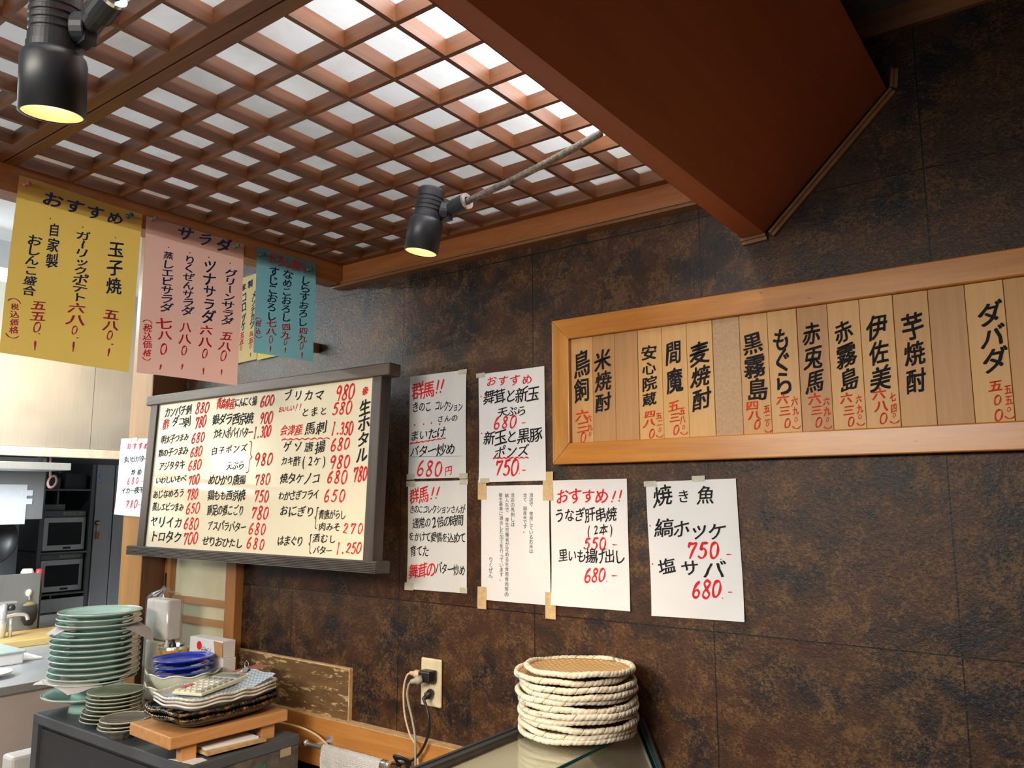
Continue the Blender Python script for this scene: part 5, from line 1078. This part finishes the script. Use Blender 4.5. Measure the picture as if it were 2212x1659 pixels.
# microwaves on a rack
T = thing('steel_rack', 'dark steel rack holding two microwave ovens', 'rack', (-5.85, 1.1, 0))
for x in (-6.12, -5.58):
    for y in (0.775, 1.092): obj('rack_post', bx((x - 0.012, y - 0.012, 0), (x + 0.012, y + 0.012, 2.0)), M['steel_dark'], T)
for z in (0.70, 0.822, 1.088, 1.50): obj('shelf', bx((-6.13, 0.77, z), (-5.57, 1.104, z + 0.012)), M['steel_dark'], T)
obj('back_panel', bx((-6.14, 0.77, 0.0), (-6.13, 1.104, 2.0)), M['dark_panel'], T)
obj('drawer_front', bx((-5.60, 0.80, 0.716), (-5.57, 1.08, 0.80)), M['steel'], T)
DISP = plain('control_keys', (0.34, 0.35, 0.33), 0.4, var=0.5, scale=70)
def microwave(label, z0, z1, ztop):
    T = thing('microwave_oven', label, 'microwave oven', (-5.85, 0.94, z0), 'microwave ovens on the rack')
    obj('casing', bx((-6.10, 0.80, z0), (-5.625, 1.078, ztop)), M['steel_dark'], T, bevel=0.004)
    dr = obj('door', bx((-5.625, 0.805, z0 + 0.006), (-5.60, 1.076, z1)), M['steel'], T, bevel=0.004)
    obj('door_window', bx((-5.60, 0.835, z0 + 0.042), (-5.598, 1.05, z1 - 0.035)), M['black_glass'], dr)
    cp = obj('control_panel', bx((-5.625, 0.805, z1 + 0.003), (-5.602, 1.076, ztop - 0.003)), M['steel_dark'], T); obj('keypad', bx((-5.602, 0.92, z1 + 0.009), (-5.600, 1.066, ztop - 0.009)), DISP, cp)
    obj('badge', bx((-5.60, 0.935, z0 + 0.017), (-5.5985, 0.985, z0 + 0.030)), M['black'], dr)
microwave('upper steel microwave oven on the rack', 1.1005, 1.326, 1.370); microwave('lower steel microwave oven on the rack', 0.8345, 1.048, 1.086)
for lab, y0, y1, z1, mm in [('dark box on the shelf above the microwaves, nearest the hood', 0.80, 0.90, 1.585, M['grey_enamel']), ('dark box on the shelf above the microwaves, nearest the refrigerator', 0.93, 1.07, 1.62, M['dark_panel'])]:
    tag(obj('storage_box', bx((-5.95, y0, 1.5125), (-5.62, y1, z1)), mm, None, bevel=0.004), lab, 'box', 'boxes above the microwaves')
tag(obj('storage_tray', bx((-5.95, 0.83, 1.3705), (-5.66, 0.96, 1.41)), plain('tray_grey', (0.22, 0.22, 0.20), 0.5), None, bevel=0.004), 'grey tray lying on top of the upper microwave', 'tray')
T = thing('refrigerator', 'tall steel refrigerator beside the microwave rack', 'refrigerator', (-5.83, 1.5, 0))
obj('cabinet_body', bx((-6.10, 1.110, 0.0), (-5.58, 1.92, 1.70)), M['steel_dark'], T, bevel=0.004)
FD = brushed('fridge_steel', (0.50, 0.51, 0.53), 0.45)
fd = obj('door', bx((-5.58, 1.110, 0.15), (-5.56, 1.232, 1.695)), FD, T, bevel=0.004); obj('door', bx((-5.58, 1.239, 0.15), (-5.56, 1.92, 1.695)), FD, T, bevel=0.004)
BRS = plain('brass', (0.70, 0.46, 0.16), 0.25, 0.9)
bm = BM(); lathe(bm, [(0, 0), (0.018, 0), (0.018, 0.008), (0.010, 0.014), (0, 0.015)], (-5.56, 1.132, 1.284), 20, frame=(Vector((0, 1, 0)), Vector((0, 0, 1)), Vector((1, 0, 0)))); obj('lock', bm, BRS, fd, True)
obj('key_tag', bx((-5.558, 1.122, 1.175), (-5.552, 1.148, 1.225)), plain('orange_tag', (0.75, 0.16, 0.05), 0.4), fd, bevel=0.002)
bm = BM(); tube(bm, [(-5.552, 1.132, 1.28), (-5.554, 1.135, 1.225)], 0.003, 8); obj('key_ring', bm, M['chrome'], fd)
obj('sticker', bx((-5.56, 1.118, 1.555), (-5.559, 1.146, 1.622)), plain('blue_sticker', (0.35, 0.48, 0.66), 0.4, var=0.4, scale=60), fd)
T = fl_tube('fluorescent tube under the kitchen ceiling beyond the yellow sheet', (-3.6, -1.9, 2.36), (-3.6, -0.29, 2.36), 0.016, emit('kitchen_tube_glow', (0.86, 0.95, 1.0), 90.0))
obj('fixture', bx((-3.66, -1.92, 2.385), (-3.54, -0.27, 2.5)), M['white_wall'], T)

# track lamp over the kitchen pass, outside the frame: it lights the whiteboard and mirrors in it
T = thing('track_lamp', 'small black track lamp over the kitchen counter aimed at the whiteboard', 'lamp', (-3.82, -1.255, 1.747))
d = (Vector((-2.0, -0.16, 1.53)) - Vector((-3.82, -1.255, 1.747))).normalized(); c = Vector((-3.82, -1.255, 1.747)) - d * 0.10
bm = BM(); lathe(bm, [(0, 0), (0.03, 0), (0.045, 0.03), (0.048, 0.11), (0.045, 0.11), (0.042, 0.03), (0, 0.012)], c, 28, frame=axes(d)); obj('shade', bm, M['black_metal'], T, True)
bm = BM(); tube(bm, [c + Vector((0, 0, 0.01)), (c.x, c.y, 2.5)], 0.006, 10); obj('stem', bm, M['black_metal'], T)
